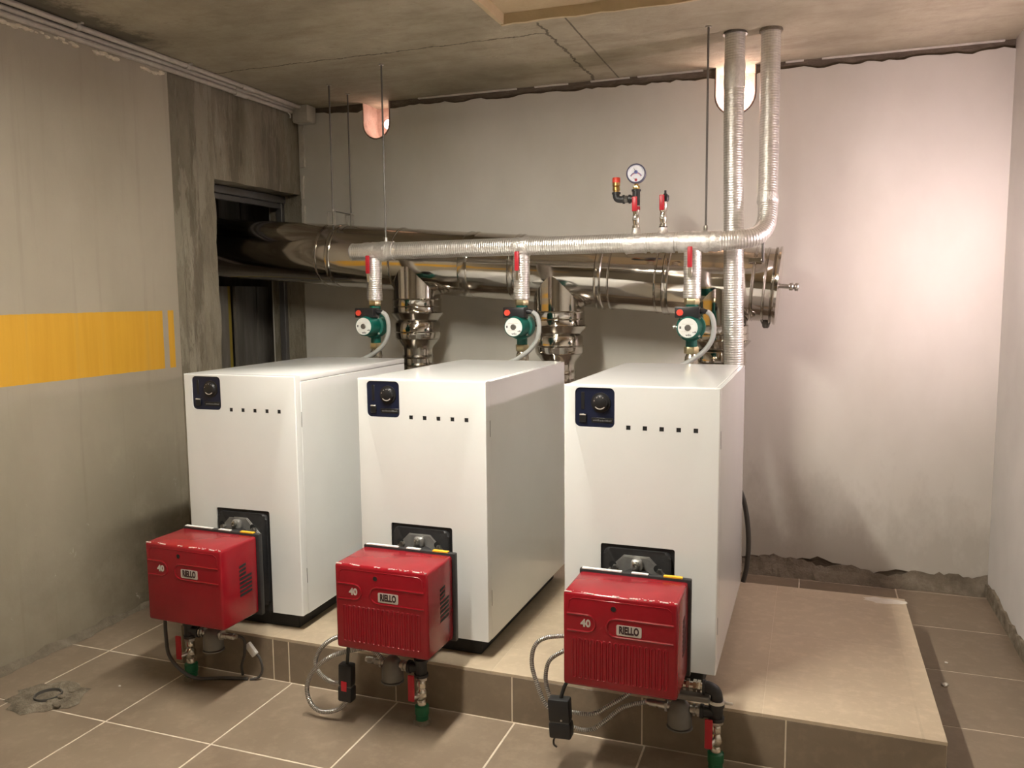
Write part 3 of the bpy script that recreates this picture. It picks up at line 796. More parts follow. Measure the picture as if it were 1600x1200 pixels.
# ================================================================== BURNERS
UW, UD, UH = 0.323, 0.185, 0.275
def make_burner(ribs=True):
    t = thing('gas_burner', '', 'burner')
    b = BM(); bx(b, (0, 0, 0), (UW, UD, UH), 0.009, 3)
    cv = obj('cover', b, 'red_enamel', t)
    # raised pressing lines on the front: rims of the two name bands
    def band_rim(x0, x1, z0, z1, open_left):
        r = (z1 - z0) / 2; pts = []
        if open_left:
            pts = [(x0, z1)] + [(x1 - r + r * math.cos(math.radians(a)), z0 + r + r * math.sin(math.radians(a))) for a in range(90, -91, -15)] + [(x0, z0)]
        else:
            pts = [(x1, z1)] + [(x0 + r + r * math.cos(math.radians(a)), z0 + r + r * math.sin(math.radians(a))) for a in range(90, 271, 15)] + [(x1, z0)]
        return tube(BM(), [(p[0], 0.0003, p[1]) for p in pts], 0.0032, 6)
    obj('band_rim', band_rim(0.012, 0.094, 0.164, 0.213, True), 'red_enamel', cv)
    obj('band_rim', band_rim(0.126, UW - 0.012, 0.160, 0.212, False), 'red_enamel', cv)
    # upper bulge line
    pts = [(0.016, 0.0003, 0.225), (0.018, 0.0003, 0.250), (0.03, 0.0003, 0.259), (UW - 0.03, 0.0003, 0.259), (UW - 0.018, 0.0003, 0.250), (UW - 0.016, 0.0003, 0.222)]
    obj('band_rim', tube(BM(), pts, 0.0014, 6), 'red_enamel', cv)
    # pressed ribs
    n = 16; rib = None
    for k in range(n if ribs else 0):
        u = 0.033 + (UW - 0.066) * k / (n - 1)
        if rib is None:
            b = BM(); hw, z0, z1 = 0.0052, 0.026, 0.142; pts = []
            for a in range(0, 181, 30): pts.append((hw * math.cos(math.radians(a)), 0.0004, z1 - hw + hw * math.sin(math.radians(a))))
            for a in range(180, 361, 30): pts.append((hw * math.cos(math.radians(a)), 0.0004, z0 + hw + hw * math.sin(math.radians(a))))
            pts.append(pts[0]); tube(b, pts, 0.0027, 6, False)
            rib = obj('pressed_rib', b, 'red_enamel', cv); rib.location = (u, 0, 0)
        else:
            r = rib.copy(); COL.objects.link(r); r.parent = cv; r.location = (u, 0, 0)
    # sight hole
    obj('hole_rim', lathe(BM(), [(0.0095, 0), (0.0095, 0.0012), (0.0075, 0.0016), (0.0075, 0.0004)], (0.145, 0.0004, 0.239), (0, -1, 0), 18), 'red_enamel', cv)
    obj('sight_hole', lathe(BM(), [(0.0075, 0), (0.0075, 0.0010), (0, 0.0011)], (0.145, 0.0004, 0.239), (0, -1, 0), 18), 'core_dark', cv)
    # badge and numbers
    b = BM(); xz(b, rrect(0.154, 0.1665, 0.224, 0.1965, 0.004), -0.0014, 0.001)
    bd = obj('name_badge', b, 'badge_silver', cv); bd['label'] = 'silver name badge'
    tb = text_bm('RIELLO', 0.0295, 0.0008, 0.60, 0.0013); bmesh.ops.translate(tb, verts=tb.verts, vec=(0.189, -0.0018, 0.1815))
    obj('lettering', tb, 'badge_text', bd, False)
    tb = text_bm('40', 0.029, 0.0012, 0.98, 0.0011); bmesh.ops.translate(tb, verts=tb.verts, vec=(0.066, -0.0008, 0.188))
    obj('number', tb, 'badge_silver', cv, False)
    # louvres on the right side
    for k in range(8):
        z = 0.088 + 0.0142 * k; v0 = 0.088; v1 = 0.150 if k < 5 else 0.122
        b = BM(); prism(b, [(v0, z), (v1, z + 0.004), (v1, z + 0.0125), (v0, z + 0.0085)], lambda p: Vector((UW - 0.001, p[0], p[1])), lambda p: Vector((UW + 0.0007, p[0], p[1])))
        obj('vent_slot', b, 'core_dark', cv, False)
    # wrinkled shipping film along the top front edge
    b = BM(); rf = random.Random(8)
    for (u0, u1) in ((0.004, 0.03), (0.05, 0.09), (0.14, 0.16), (0.19, 0.26), (0.265, UW - 0.003)):
        q = int((u1 - u0) / 0.008) + 1
        for i in range(q):
            uu = u0 + (u1 - u0) * i / q
            bmesh.ops.create_icosphere(b, subdivisions=1, radius=0.004, matrix=Matrix.Translation((uu + 0.003, 0.004 + rf.uniform(0, 0.008), UH - 0.0016)) @ Matrix.Diagonal((1.4, rf.uniform(0.6, 1.2), 0.5, 1)))
    obj('film_crease', b, 'film_clear', cv)
    # black back plate, throat, mounting flange
    bp = obj('back_plate', bx(BM(), (-0.004, UD + 0.0, -0.012), (UW + 0.008, UD + 0.020, UH + 0.006), 0.004, 2), 'black_iron', t)
    obj('white_strip', bx(BM(), (0.004, UD + 0.001, UH + 0.0055), (0.125, UD + 0.013, UH + 0.0085)), 'label_white', bp, False)
    obj('white_strip', bx(BM(), (0.155, UD + 0.001, UH + 0.0055), (0.205, UD + 0.013, UH + 0.0085)), 'label_white', bp, False)
    wl_ = obj('warning_label', bx(BM(), (0.25, UD + 0.001, UH + 0.0055), (0.305, UD + 0.015, UH + 0.0095)), 'yellow_label', bp, False)
    wl_['label'] = 'yellow warning label'
    obj('throat', lathe(BM(), [(0.07, 0), (0.07, 0.098)], (0.15, UD + 0.0195, 0.19), (0, 1, 0), 24), 'black_iron', t)
    b = BM(); R_ = 0.104; poly = [(0.145 + R_ * math.cos(math.radians(22.5 + 45 * k)), 0.200 + R_ * math.sin(math.radians(22.5 + 45 * k))) for k in range(8)]
    xz(b, poly, 0.302, 0.316)
    bmesh.ops.bevel(b, geom=[e for e in b.edges if all(v.co.y < 0.303 for v in e.verts)], offset=0.003, segments=2, affect='EDGES')
    fg = obj('mounting_flange', b, 'alu_cast', t)
    obj('clamp_lug', bx(BM(), (0.132, 0.278, 0.255), (0.168, 0.303, 0.292), 0.01, 3), 'alu_cast', fg)
    lathe_b = lathe(BM(), [(0.010, 0), (0.010, 0.01), (0.006, 0.012), (0.006, 0.006), (0, 0.006)], (0.150, 0.279, 0.279), (0, -1, 0), 12); obj('bolt', lathe_b, 'zinc', fg)
    for u, z in ((0.080, 0.258), (0.220, 0.258)):
        obj('bolt_hole', lathe(BM(), [(0.012, 0), (0.012, 0.001), (0, 0.0012)], (u - 0.008, 0.3022, z + 0.006), (0, -1, 0), 14), 'core_dark', fg)
        obj('bolt', hexnut(BM(), (u, 0.303, z), (0, -1, 0), 0.009, 0.014), 'zinc', fg)
    return t
UO = [(-0.624, -0.324, -0.026), (0.12, -0.313, -0.011), (0.87, -0.323, -0.006)]
UL = ['red box burner on the boiler by the yellow striped wall', 'red box burner on the middle boiler', 'red box burner on the boiler nearest the bare plinth end']
u2 = make_burner(); us = [make_burner(False), u2, copy_tree(u2)]
for t, (x, y, a), lab in zip(us, UO, UL):
    t.location = (x, y, 0.122); t.rotation_euler = (0, 0, a); tag(t, lab, 'burner', 'red burners on the boilers')

# ================================================================== GAS VALVES UNDER THE BURNERS
def gas_train(x, y, side, label, tall):
    """floor stub: green coupling, ball valve with red lever, black tee, filter to one side, riser to the burner"""
    z = ZF
    t = thing('gas_valve', label, 'valve', (x, y, z), 0, 'gas valves under the burners')
    H = 0.122 - ZF       # burner underside above floor
    zt = 0.185 if not tall else 0.178          # tee centre
    obj('floor_collar', lathe(BM(), [(0.030, 0), (0.027, 0.010), (0.018, 0.014)], (0, 0, 0), (0, 0, 1), 18), 'mortar', t)
    obj('coupling', lathe(BM(), [(0.021, 0.002), (0.021, 0.03), (0.0235, 0.032), (0.0235, 0.058), (0.018, 0.062)], (0, 0, 0), (0, 0, 1), 18), 'gas_green', t)
    vb = obj('valve_body', lathe(BM(), [(0.015, 0.06), (0.016, 0.075), (0.013, 0.08), (0.019, 0.092), (0.019, 0.108), (0.013, 0.118), (0.016, 0.122), (0.016, 0.142), (0.013, 0.146)], (0, 0, 0), (0, 0, 1), 18), 'nickel', t)
    hexnut(bm := BM(), (0, 0, 0.146), (0, 0, 1), 0.020, 0.012); obj('union_nut', bm, 'zinc', t)
    sgn = -0.6 if side < 0 else -0.6
    obj('valve_stem', lathe(BM(), [(0.009, 0), (0.009, 0.026), (0.006, 0.030)], (-0.004, -0.012, 0.10), (-0.35, -1, 0), 12), 'zinc', vb)
    lv = BM(); bx(lv, (-0.011, -0.004, 0), (0.011, 0.004, 0.088), 0.003, 2)
    bmesh.ops.transform(lv, matrix=Matrix.Translation((-0.017, -0.040, 0.088)), verts=lv.verts)
    obj('lever', lv, 'red_handle', vb)
    b = BM(); tube(b, [(0, 0, 0.158), (0, 0, zt + 0.03)], 0.019, 16)
    tube(b, [(0, 0, zt), (side * 0.042, 0, zt)], 0.017, 16)
    lathe(b, [(0.023, 0), (0.023, 0.010)], (0, 0, 0.158), (0, 0, 1), 16); lathe(b, [(0.023, 0), (0.023, 0.010)], (0, 0, zt + 0.022), (0, 0, 1), 16)
    lathe(b, [(0.021, 0), (0.021, 0.010)], (side * 0.036, 0, zt), (side, 0, 0), 16)
    obj('tee', b, 'black_iron', t)
    b = BM(); 
    for k in (0.048, 0.060): lathe(b, [(0.018, 0), (0.018, 0.006)], (side * k, 0, zt), (side, 0, 0), 8)
    tube(b, [(side * 0.045, 0, zt), (side * 0.075, 0, zt)], 0.012, 12)
    obj('nipple', b, 'zinc', t)
    fx = side * 0.105
    f = obj('filter_body', lathe(BM(), [(0.030, -0.002), (0.036, 0.004), (0.036, 0.046), (0.033, 0.052), (0.026, 0.068), (0.014, 0.080), (0.0, 0.082)], (fx, 0, zt - 0.055), (0, 0, 1), 22), 'filter_grey', t)
    obj('filter_cap', lathe(BM(), [(0.028, 0), (0.038, 0.003), (0.038, 0.007)], (fx, 0, zt - 0.063), (0, 0, 1), 22), 'filter_grey', f)
    b = BM(); tube(b, [(fx + side * 0.028, 0, zt), (fx + side * 0.062, 0, zt)], 0.011, 12)
    lathe(b, [(0.018, 0), (0.018, 0.007)], (fx + side * 0.036, 0, zt), (side, 0, 0), 8)
    obj('nipple', b, 'zinc', t)
    b = BM(); tube(b, [(fx + side * 0.060, 0, zt), (fx + side * 0.100, 0.004, zt)], 0.0085, 10)
    lathe(b, [(0.011, 0), (0.011, 0.02)], (fx + side * 0.07, 0.001, zt), (side, 0, 0), 10)
    obj('hose_end', b, 'zinc', t)
    if tall:
        b = BM(); tube(b, [(0, 0, zt + 0.032), (0, 0, zt + 0.050), (-0.006, 0, zt + 0.066), (-0.022, 0, zt + 0.074), (-0.036, 0, zt + 0.074)], 0.018, 14, True, 4)
        lathe(b, [(0.022, 0), (0.022, 0.008)], (-0.032, 0, zt + 0.074), (-1, 0, 0), 14)
        obj('elbow', b, 'black_iron', t)
        b = BM(); tube(b, [(-0.04, 0, zt + 0.074), (-0.125, 0.0, zt + 0.074)], 0.011, 12)
        for k in (0.046, 0.058, 0.078, 0.095): lathe(b, [(0.018, 0), (0.018, 0.009)], (-k, 0, zt + 0.074), (-1, 0, 0), 6)
        obj('manifold', b, 'nickel', t)
        obj('bracket', bx(BM(), (-0.16, -0.024, zt + 0.036), (-0.02, 0.012, zt + 0.052), 0.003, 1), 'filter_grey', t)
        b = BM(); lathe(b, [(0.023, 0), (0.024, 0.003), (0.023, 0.008)], (0, 0, zt + 0.032), (0, 0, 1), 16)
        bx(b, (0.018, -0.006, zt + 0.033), (0.046, 0.004, zt + 0.039), 0.002, 1); obj('pipe_clip', b, 'sheath_white', t)
        b = BM(); tube(b, [(-0.125, 0, zt + 0.074), (-0.135, 0, zt + 0.080), (-0.14, 0, H + 0.003)], 0.010, 12); obj('riser', b, 'nickel', t)
    else:
        b = BM(); tube(b, [(0, 0, zt + 0.03), (0, 0, H + 0.004)], 0.016, 14)
        lathe(b, [(0.022, 0), (0.022, 0.012)], (0, 0, zt + 0.045), (0, 0, 1), 14); obj('riser', b, 'black_iron', t)
    return t
gas_train(-0.595, -0.165, 1, 'gas valve with red lever and filter beneath the burner by the left wall', False)
gas_train(0.345, -0.173, -1, 'gas valve with red lever and filter beneath the middle burner', False)
gas_train(1.280, -0.146, -1, 'gas valve with black elbow beneath the burner nearest the camera', True)

# ================================================================== PLUGS AND CABLES AT THE BURNERS
def plug(label, top, bot, wd, th, tilt, stripe):
    top, bot = Vector(top), Vector(bot); h = (top - bot).length
    t = thing('plug_connector', label, 'plug', bot, 0, 'black plug connectors hanging from the burners')
    m = Matrix.Rotation(tilt, 4, 'Y')
    def P(name, lo, hi, bev, mat):
        b = bx(BM(), lo, hi, bev, 2); bmesh.ops.transform(b, matrix=m, verts=b.verts); return obj(name, b, mat, t)
    P('lower_shell', (-wd / 2, -th / 2, 0.0), (wd / 2, th / 2, h * 0.40), 0.006, 'black_plastic')
    P('upper_shell', (-wd / 2 + 0.001, -th / 2 + 0.001, h * 0.42), (wd / 2 - 0.001, th / 2 - 0.001, h), 0.006, 'black_plastic')
    P('joint', (-wd / 2 + 0.004, -th / 2 + 0.004, h * 0.38), (wd / 2 - 0.004, th / 2 - 0.004, h * 0.44), 0.002, 'mark_grey')
    if stripe: P('red_mark', (-wd * 0.22, -th / 2 - 0.0008, h * 0.30), (wd * 0.18, -th / 2 + 0.002, h * 0.56), 0.0005, 'red_handle')
    else: P('screw', (wd * 0.08, -th / 2 - 0.001, h * 0.47), (wd * 0.16, -th / 2 + 0.002, h * 0.51), 0.0005, 'zinc')
    return t
def cable(name, label, pts, r, mat, cat='cable', group=None, n=10):
    b = BM(); tube(b, pts, r, n, True, 6)
    return tag(obj(name, b, mat), label, cat, group)
plug('black plug connector hanging below the middle burner', (0.124, -0.262, 0.046), (0.119, -0.262, -0.080), 0.050, 0.036, 0.03, True)
plug('black plug connector hanging below the burner nearest the camera', (0.851, -0.282, 0.058), (0.853, -0.282, -0.060), 0.066, 0.040, -0.06, False)
cable('plug_lead', 'short black lead from the middle burner to its plug', [(0.128, -0.258, 0.125), (0.129, -0.262, 0.092), (0.124, -0.262, 0.046)], 0.0055, 'black_plastic')
cable('plug_lead', 'short black lead from the nearest burner to its plug', [(0.880, -0.275, 0.125), (0.862, -0.280, 0.095), (0.851, -0.282, 0.058)], 0.0055, 'black_plastic')
cable('steel_hose', 'braided steel hose looping left of the middle burner, upper loop', [(0.215, -0.172, 0.025), (0.14, -0.168, 0.07), (0.06, -0.18, 0.095), (0.0, -0.20, 0.066), (-0.033, -0.205, 0.01), (-0.022, -0.205, -0.034), (0.027, -0.21, -0.056), (0.075, -0.225, -0.050), (0.105, -0.24, -0.070)], 0.0075, 'braid', 'hose')
cable('steel_hose', 'braided steel hose looping left of the middle burner, lower loop near floor', [(0.118, -0.262, -0.082), (0.087, -0.262, -0.116), (0.025, -0.262, -0.136), (-0.018, -0.262, -0.117), (-0.033, -0.262, -0.064), (-0.008, -0.262, -0.003), (0.057, -0.258, 0.055), (0.13, -0.225, 0.077), (0.20, -0.20, 0.085)], 0.0075, 'braid', 'hose')
cable('steel_hose', 'braided steel hose in a wide arc left of the nearest burner', [(0.875, -0.24, 0.232), (0.80, -0.25, 0.221), (0.762, -0.25, 0.191), (0.751, -0.25, 0.137), (0.765, -0.25, 0.079), (0.796, -0.25, 0.010), (0.838, -0.235, -0.009), (0.878, -0.235, -0.006), (0.936, -0.24, 0.002), (0.984, -0.22, 0.028), (1.05, -0.19, 0.075), (1.07, -0.18, 0.125)], 0.0065, 'braid', 'hose')
cable('steel_hose', 'braided steel hose running from the nearest burner filter to its plug', [(0.885, -0.20, 0.19), (0.84, -0.215, 0.170), (0.80, -0.22, 0.140), (0.786, -0.22, 0.099), (0.789, -0.22, 0.049), (0.815, -0.22, -0.015), (0.850, -0.205, -0.064), (0.913, -0.20, -0.073), (0.962, -0.19, -0.040), (1.01, -0.17, 0.000), (1.075, -0.146, 0.016)], 0.0065, 'braid', 'hose')
cable('power_cable', 'thin cable hanging under the plug of the nearest burner', [(0.842, -0.28, -0.058), (0.830, -0.282, -0.072), (0.829, -0.283, -0.088), (0.836, -0.278, -0.098)], 0.003, 'dark_cable')
cable('power_cable', 'dark cable curving below the burner by the left wall', [(-0.664, -0.20, 0.125), (-0.672, -0.20, 0.061), (-0.671, -0.20, -0.006), (-0.64, -0.225, -0.050), (-0.585, -0.240, -0.086), (-0.53, -0.220, -0.125), (-0.47, -0.14, -0.152), (-0.39, -0.11, -0.156)], 0.0065, 'dark_cable')
cable('power_cable', 'dark cable looping in front of the plinth under the tag', [(-0.425, -0.155, 0.02), (-0.395, -0.12, 0.0), (-0.40, -0.11, -0.06), (-0.415, -0.11, -0.11), (-0.42, -0.10, -0.150)], 0.005, 'dark_cable')
t = thing('cable_tag', 'white tagged cable end beside the plinth by the left burner', 'cable', (-0.352, -0.098, ZF))
obj('lead', tube(BM(), [(-0.03, -0.01, 0.004), (0.0, 0.0, 0.012), (0.018, 0.0, 0.045), (0.010, 0.0, 0.083), (-0.005, 0, 0.100)], 0.0045, 8, True, 5), 'dark_cable', t)
b = BM(); bx(b, (-0.013, -0.008, -0.026), (0.013, 0.008, 0.026), 0.004, 2)
bmesh.ops.transform(b, matrix=Matrix.Translation((-0.025, -0.002, 0.115)) @ Matrix.Rotation(math.radians(-42), 4, 'Y'), verts=b.verts); obj('tag', b, 'tag_white', t)
cable('rubber_hose', 'dark hose curving up behind the boiler nearest the bare plinth end', [(1.225, 1.03, 0.45), (1.255, 1.03, 0.382), (1.272, 1.03, 0.315), (1.284, 1.03, 0.205), (1.281, 1.03, 0.094), (1.266, 1.03, 0.012)], 0.0105, 'dark_cable', 'hose')

# ================================================================== FLUE
FR = 0.163
fx0, fz0 = 1.36, 1.260
slope = -(1.465 - 1.260) / (1.36 + 1.08)
def fz(x): return fz0 + (x - fx0) * slope
fd = Vector((-1, 0, -slope)).normalized()
def flue_pt(x): return Vector((x, 1.4, fz(x)))
FT = thing('flue_pipe', 'large horizontal stainless steel flue pipe along the back wall', 'pipe', (1.36, 1.4, fz0))
offF = FT.location.copy()
joints = [1.36, 1.262, 1.205, 0.868, 0.585, 0.15, -0.10, -0.50, -0.93, -2.29]
for a, c in zip(joints[:-1], joints[1:]):
    L_ = (flue_pt(c) - flue_pt(a)).length
    obj('pipe_section', lathe(BM(), [(FR, 0), (FR, L_)], flue_pt(a), fd, 48), 'stainless', FT, True, offF)
def band(x, w_, up):
    p = flue_pt(x) - fd * (w_ / 2)
    return lathe(BM(), [(FR + 0.001, 0), (FR + up, w_ * 0.15), (FR + up * 0.5, w_ * 0.5), (FR + up, w_ * 0.85), (FR + 0.001, w_)], p, fd, 48)
for x, w_, up in ((1.345, 0.012, 0.010), (1.312, 0.012, 0.005), (1.262, 0.014, 0.005), (1.205, 0.012, 0.004), (0.885, 0.030, 0.006), (0.84, 0.01, 0.003), (0.625, 0.010, 0.004), (0.575, 0.034, 0.007), (0.15, 0.035, 0.004), (-0.10, 0.05, 0.004), (-0.50, 0.012, 0.004), (-0.93, 0.012, 0.003)):
    obj('clamp_band', band(x, w_, up), 'stainless_band', FT, True, offF)
# end cap, rim and nozzle, drain plug
e0 = flue_pt(1.36) - fd * 0.001
cap = obj('end_cap', lathe(BM(), [(FR + 0.010, -0.004), (FR + 0.012, 0.006), (FR - 0.004, 0.010), (0.03, 0.014), (0, 0.014)], e0, -fd, 48), 'stainless', FT, True, offF)
b = BM(); n0 = flue_pt(1.36)
lathe(b, [(0.010, 0.012), (0.010, 0.05), (0.017, 0.051), (0.017, 0.066), (0.011, 0.068), (0.011, 0.074), (0.018, 0.075), (0.018, 0.090)], n0, -fd, 12)
obj('drain_nozzle', b, 'zinc', cap, False, offF)
b = BM(); q = flue_pt(1.315) + Vector((0, 0, -FR - 0.004)); lathe(b, [(0.024, 0.004), (0.016, -0.012), (0.016, -0.018), (0.010, -0.026)], q, (0, 0, 1), 10)
obj('drain_plug', b, 'rod_steel', FT, True, offF)
b = BM(); q = flue_pt(1.30); bx(b, (q.x - 0.004, q.y - FR * 0.74 - 0.012, q.z + FR * 0.55), (q.x + 0.008, q.y - FR * 0.74 + 0.004, q.z + FR * 0.55 + 0.14), 0.002, 1)
obj('strap', b, 'rod_steel', FT, False, offF)
b = BM(); bx(b, (q.x - 0.055, q.y - FR * 0.76 - 0.02, q.z + FR * 0.58), (q.x + 0.0, q.y - FR * 0.76 + 0.02, q.z + FR * 0.58 + 0.022), 0.003, 1)
obj('clamp_lock', b, 'stainless', FT, True, offF)
# three vertical branches
YBR = 1.362
for bxx, bcx, lab in ((-0.406, -0.452, 'stainless vertical flue branch behind the boiler by the left wall'), (0.356, 0.275, 'stainless vertical flue branch behind the middle boiler'), (1.118, 1.02, 'stainless vertical flue branch half hidden behind the foil return pipe')):
    zc_ = fz(bxx)
    t = thing('flue_branch', lab, 'pipe', (bxx, YBR, zc_ - 0.9), 0, 'vertical flue branches behind the boilers')
    o3 = t.location.copy()
    r = 0.124
    obj('saddle_pipe', lathe(BM(), [(r - 0.002, zc_ - 0.20), (r - 0.002, zc_ - 0.0)], (bxx, YBR, 0), (0, 0, 1), 40), 'stainless', t, True, o3)
    obj('collar', lathe(BM(), [(r + 0.004, zc_ - 0.262), (r + 0.001, zc_ - 0.255), (r + 0.001, zc_ - 0.236), (r + 0.005, zc_ - 0.233), (r + 0.001, zc_ - 0.229), (r + 0.001, zc_ - 0.205), (r + 0.004, zc_ - 0.198), (r - 0.001, zc_ - 0.192)], (bxx, YBR, 0), (0, 0, 1), 40), 'stainless', t, True, o3)
    obj('reducer', lathe(BM(), [(0.100, zc_ - 0.312), (r + 0.014, zc_ - 0.266), (r + 0.003, zc_ - 0.262)], (bxx, YBR, 0), (0, 0, 1), 40), 'stainless_band', t, True, o3)
    obj('lower_sleeve', lathe(BM(), [(0.112, zc_ - 0.398), (0.116, zc_ - 0.392), (0.116, zc_ - 0.366), (0.121, zc_ - 0.362), (0.116, zc_ - 0.358), (0.116, zc_ - 0.318), (0.110, zc_ - 0.310), (0.100, zc_ - 0.308)], (bxx, YBR, 0), (0, 0, 1), 40), 'stainless', t, True, o3)
    obj('cone', lathe(BM(), [(0.077, zc_ - 0.450), (0.079, zc_ - 0.440), (0.112, zc_ - 0.400)], (bxx, YBR, 0), (0, 0, 1), 40), 'stainless_band', t, True, o3)
    b = BM(); tube(b, [(bxx, YBR, zc_ - 0.448), (bxx, YBR, 0.78), (bxx - 0.005, 1.345, 0.70), ((bxx + bcx) / 2, 1.26, 0.64), (bcx, 1.1, 0.62), (bcx, 0.875, 0.62)], 0.076, 28)
    obj('connector_pipe', b, 'stainless', t, True, o3)
    for zz in (zc_ - 0.49, zc_ - 0.53):
        obj('clamp_band', lathe(BM(), [(0.077, zz - 0.01), (0.082, zz), (0.077, zz + 0.01)], (bxx, YBR, 0), (0, 0, 1), 32), 'stainless_band', t, True, o3)
# flue hanger
FH = thing('flue_hanger', 'pair of thin rods and brackets holding the flue pipe', 'hanger', (-0.858, 1.40, 1.60)); oh = FH.location.copy()
for x, y in ((-0.852, 1.303), (-0.863, 1.502)):
    obj('rod', tube(BM(), [(x, y, 1.565), (x, y, ZC)], 0.0042, 8), 'rod_steel', FH, True, oh)
    b = BM(); lathe(b, [(0.012, 0), (0.012, 0.003)], (x, y, ZC - 0.003), (0, 0, 1), 10); hexnut(b, (x, y, 1.668), (0, 0, 1), 0.009, 0.012)
    obj('nut', b, 'zinc', FH, True, oh)
    b = BM(); bx(b, (x - 0.028, y - 0.012, 1.605), (x - 0.024, y + 0.012, 1.672)); bx(b, (x + 0.006, y - 0.012, 1.605), (x + 0.010, y + 0.012, 1.672)); bx(b, (x - 0.028, y - 0.012, 1.668), (x + 0.010, y + 0.012, 1.672))
    bx(b, (x - 0.028, y - 0.012, 1.601), (x + 0.010, y + 0.012, 1.605)); obj('bracket', b, 'zinc', FH, False, oh)
obj('cross_wire', tube(BM(), [(-0.852, 1.303, 1.673), (-0.863, 1.502, 1.673)], 0.003, 6), 'rod_steel', FH, True, oh)
obj('clamp_band', band(-0.858, 0.03, 0.004), 'stainless_band', FH, True, oh)

# ================================================================== INSULATED WATER PIPES
HZ = 1.4445
HP = thing('supply_header', 'foil wrapped supply pipe running level then rising to the ceiling', 'pipe', (0.36, 1.07, HZ - 0.04)); ohp = HP.location.copy()
pts = [(-0.598, 1.07, HZ), (-0.30, 1.07, HZ), (0.10, 1.07, HZ + 0.002), (0.50, 1.07, HZ + 0.002), (0.90, 1.07, HZ + 0.003), (1.10, 1.07, HZ), (1.17, 1.073, HZ + 0.001), (1.235, 1.085, HZ + 0.006), (1.288, 1.115, HZ + 0.022), (1.315, 1.150, HZ + 0.060), (1.322, 1.175, HZ + 0.110), (1.322, 1.195, HZ + 0.17)]
obj('header', tube(BM(), pts, 0.040, 24, True, 4), 'foil', HP, True, ohp)
obj('riser', tube(BM(), [(1.322, 1.19, HZ + 0.155), (1.321, 1.20, HZ + 0.18), (1.320, 1.20, 1.95), (1.318, 1.20, ZC + 0.0)], 0.0395, 24, True), 'foil', HP, True, ohp)
obj('riser_joint', lathe(BM(), [(0.041, -0.018), (0.0455, -0.006), (0.043, 0.014), (0.040, 0.03)], (1.321, 1.198, HZ + 0.17), (0, 0.05, 1), 24), 'foil_tape', HP, True, ohp)
def wrap(x, wd, seed):
    rw = random.Random(seed); prof = []
    for k in range(9): prof.append((0.0405 + rw.uniform(0.0006, 0.0045), -wd / 2 + wd * k / 8))
    bm = lathe(BM(), prof, (x, 1.07, HZ), (1, 0, 0), 24)
    for v in bm.verts:
        v.co += Vector((rw.uniform(-0.002, 0.002), rw.uniform(-0.002, 0.002), rw.uniform(-0.002, 0.002)))
    return bm
for q, (x, wd) in enumerate(((-0.487, 0.12), (-0.405, 0.06), (0.27, 0.07), (0.79, 0.09), (0.905, 0.10), (1.03, 0.12), (1.115, 0.06))):
    obj('tape_wrap', wrap(x, wd, 90 + q), 'foil_tape', HP, True, ohp)
obj('end_cap', lathe(BM(), [(0.0405, 0), (0.0415, -0.004), (0.034, -0.012), (0, -0.013)], (-0.596, 1.07, HZ), (1, 0, 0), 24), 'foil_tape', HP, True, ohp)
obj('ceiling_collar', lathe(BM(), [(0.048, -0.012), (0.046, 0.0)], (1.318, 1.20, ZC), (0, 0, 1), 20), 'mortar', HP, True, ohp)
RP = thing('return_pipe', 'straight foil wrapped pipe from ceiling down behind the nearest boiler', 'pipe', (1.20, 1.19, 0.0)); orp = RP.location.copy()
obj('pipe', tube(BM(), [(1.206, 1.19, 0.0), (1.196, 1.19, 0.9), (1.184, 1.19, 1.5), (1.176, 1.19, 1.95), (1.176, 1.19, ZC)], 0.0415, 24, True, 3), 'foil', RP, True, orp)
obj('tape_wrap', lathe(BM(), [(0.0425, 0), (0.0445, 0.02), (0.043, 0.06), (0.0445, 0.09), (0.0425, 0.11)], (1.176, 1.19, 2.08), (0, 0, 1), 24), 'foil_tape', RP, True, orp)
obj('ceiling_collar', lathe(BM(), [(0.050, -0.010), (0.047, 0.0)], (1.176, 1.19, ZC), (0, 0, 1), 20), 'rod_steel', RP, True, orp)
for x, lab in ((-0.418, 'thin threaded rod above the closed end of the foil header'), (1.083, 'thin threaded rod holding the foil header beside the risers')):
    t = thing('hanger_rod', lab, 'hanger', (x, 1.068, HZ), 0, 'hanger rods of the foil header')
    obj('rod', tube(BM(), [(0, 0, 0.045), (-0.002, 0, ZC - HZ)], 0.0045, 8), 'rod_steel', t)
    obj('nut', lathe(BM(), [(0.010, 0.040), (0.010, 0.062), (0.007, 0.066)], (0, 0, 0), (0, 0, 1), 8), 'zinc', t)
    obj('pipe_ring', lathe(BM(), [(0.0455, -0.011), (0.047, 0), (0.0455, 0.011)], (0, 0.002, 0), (1, 0, 0), 24), 'foil_tape', t)
    obj('anchor', lathe(BM(), [(0.012, -0.004), (0.012, 0)], (-0.002, 0, ZC - HZ), (0, 0, 1), 10), 'zinc', t)

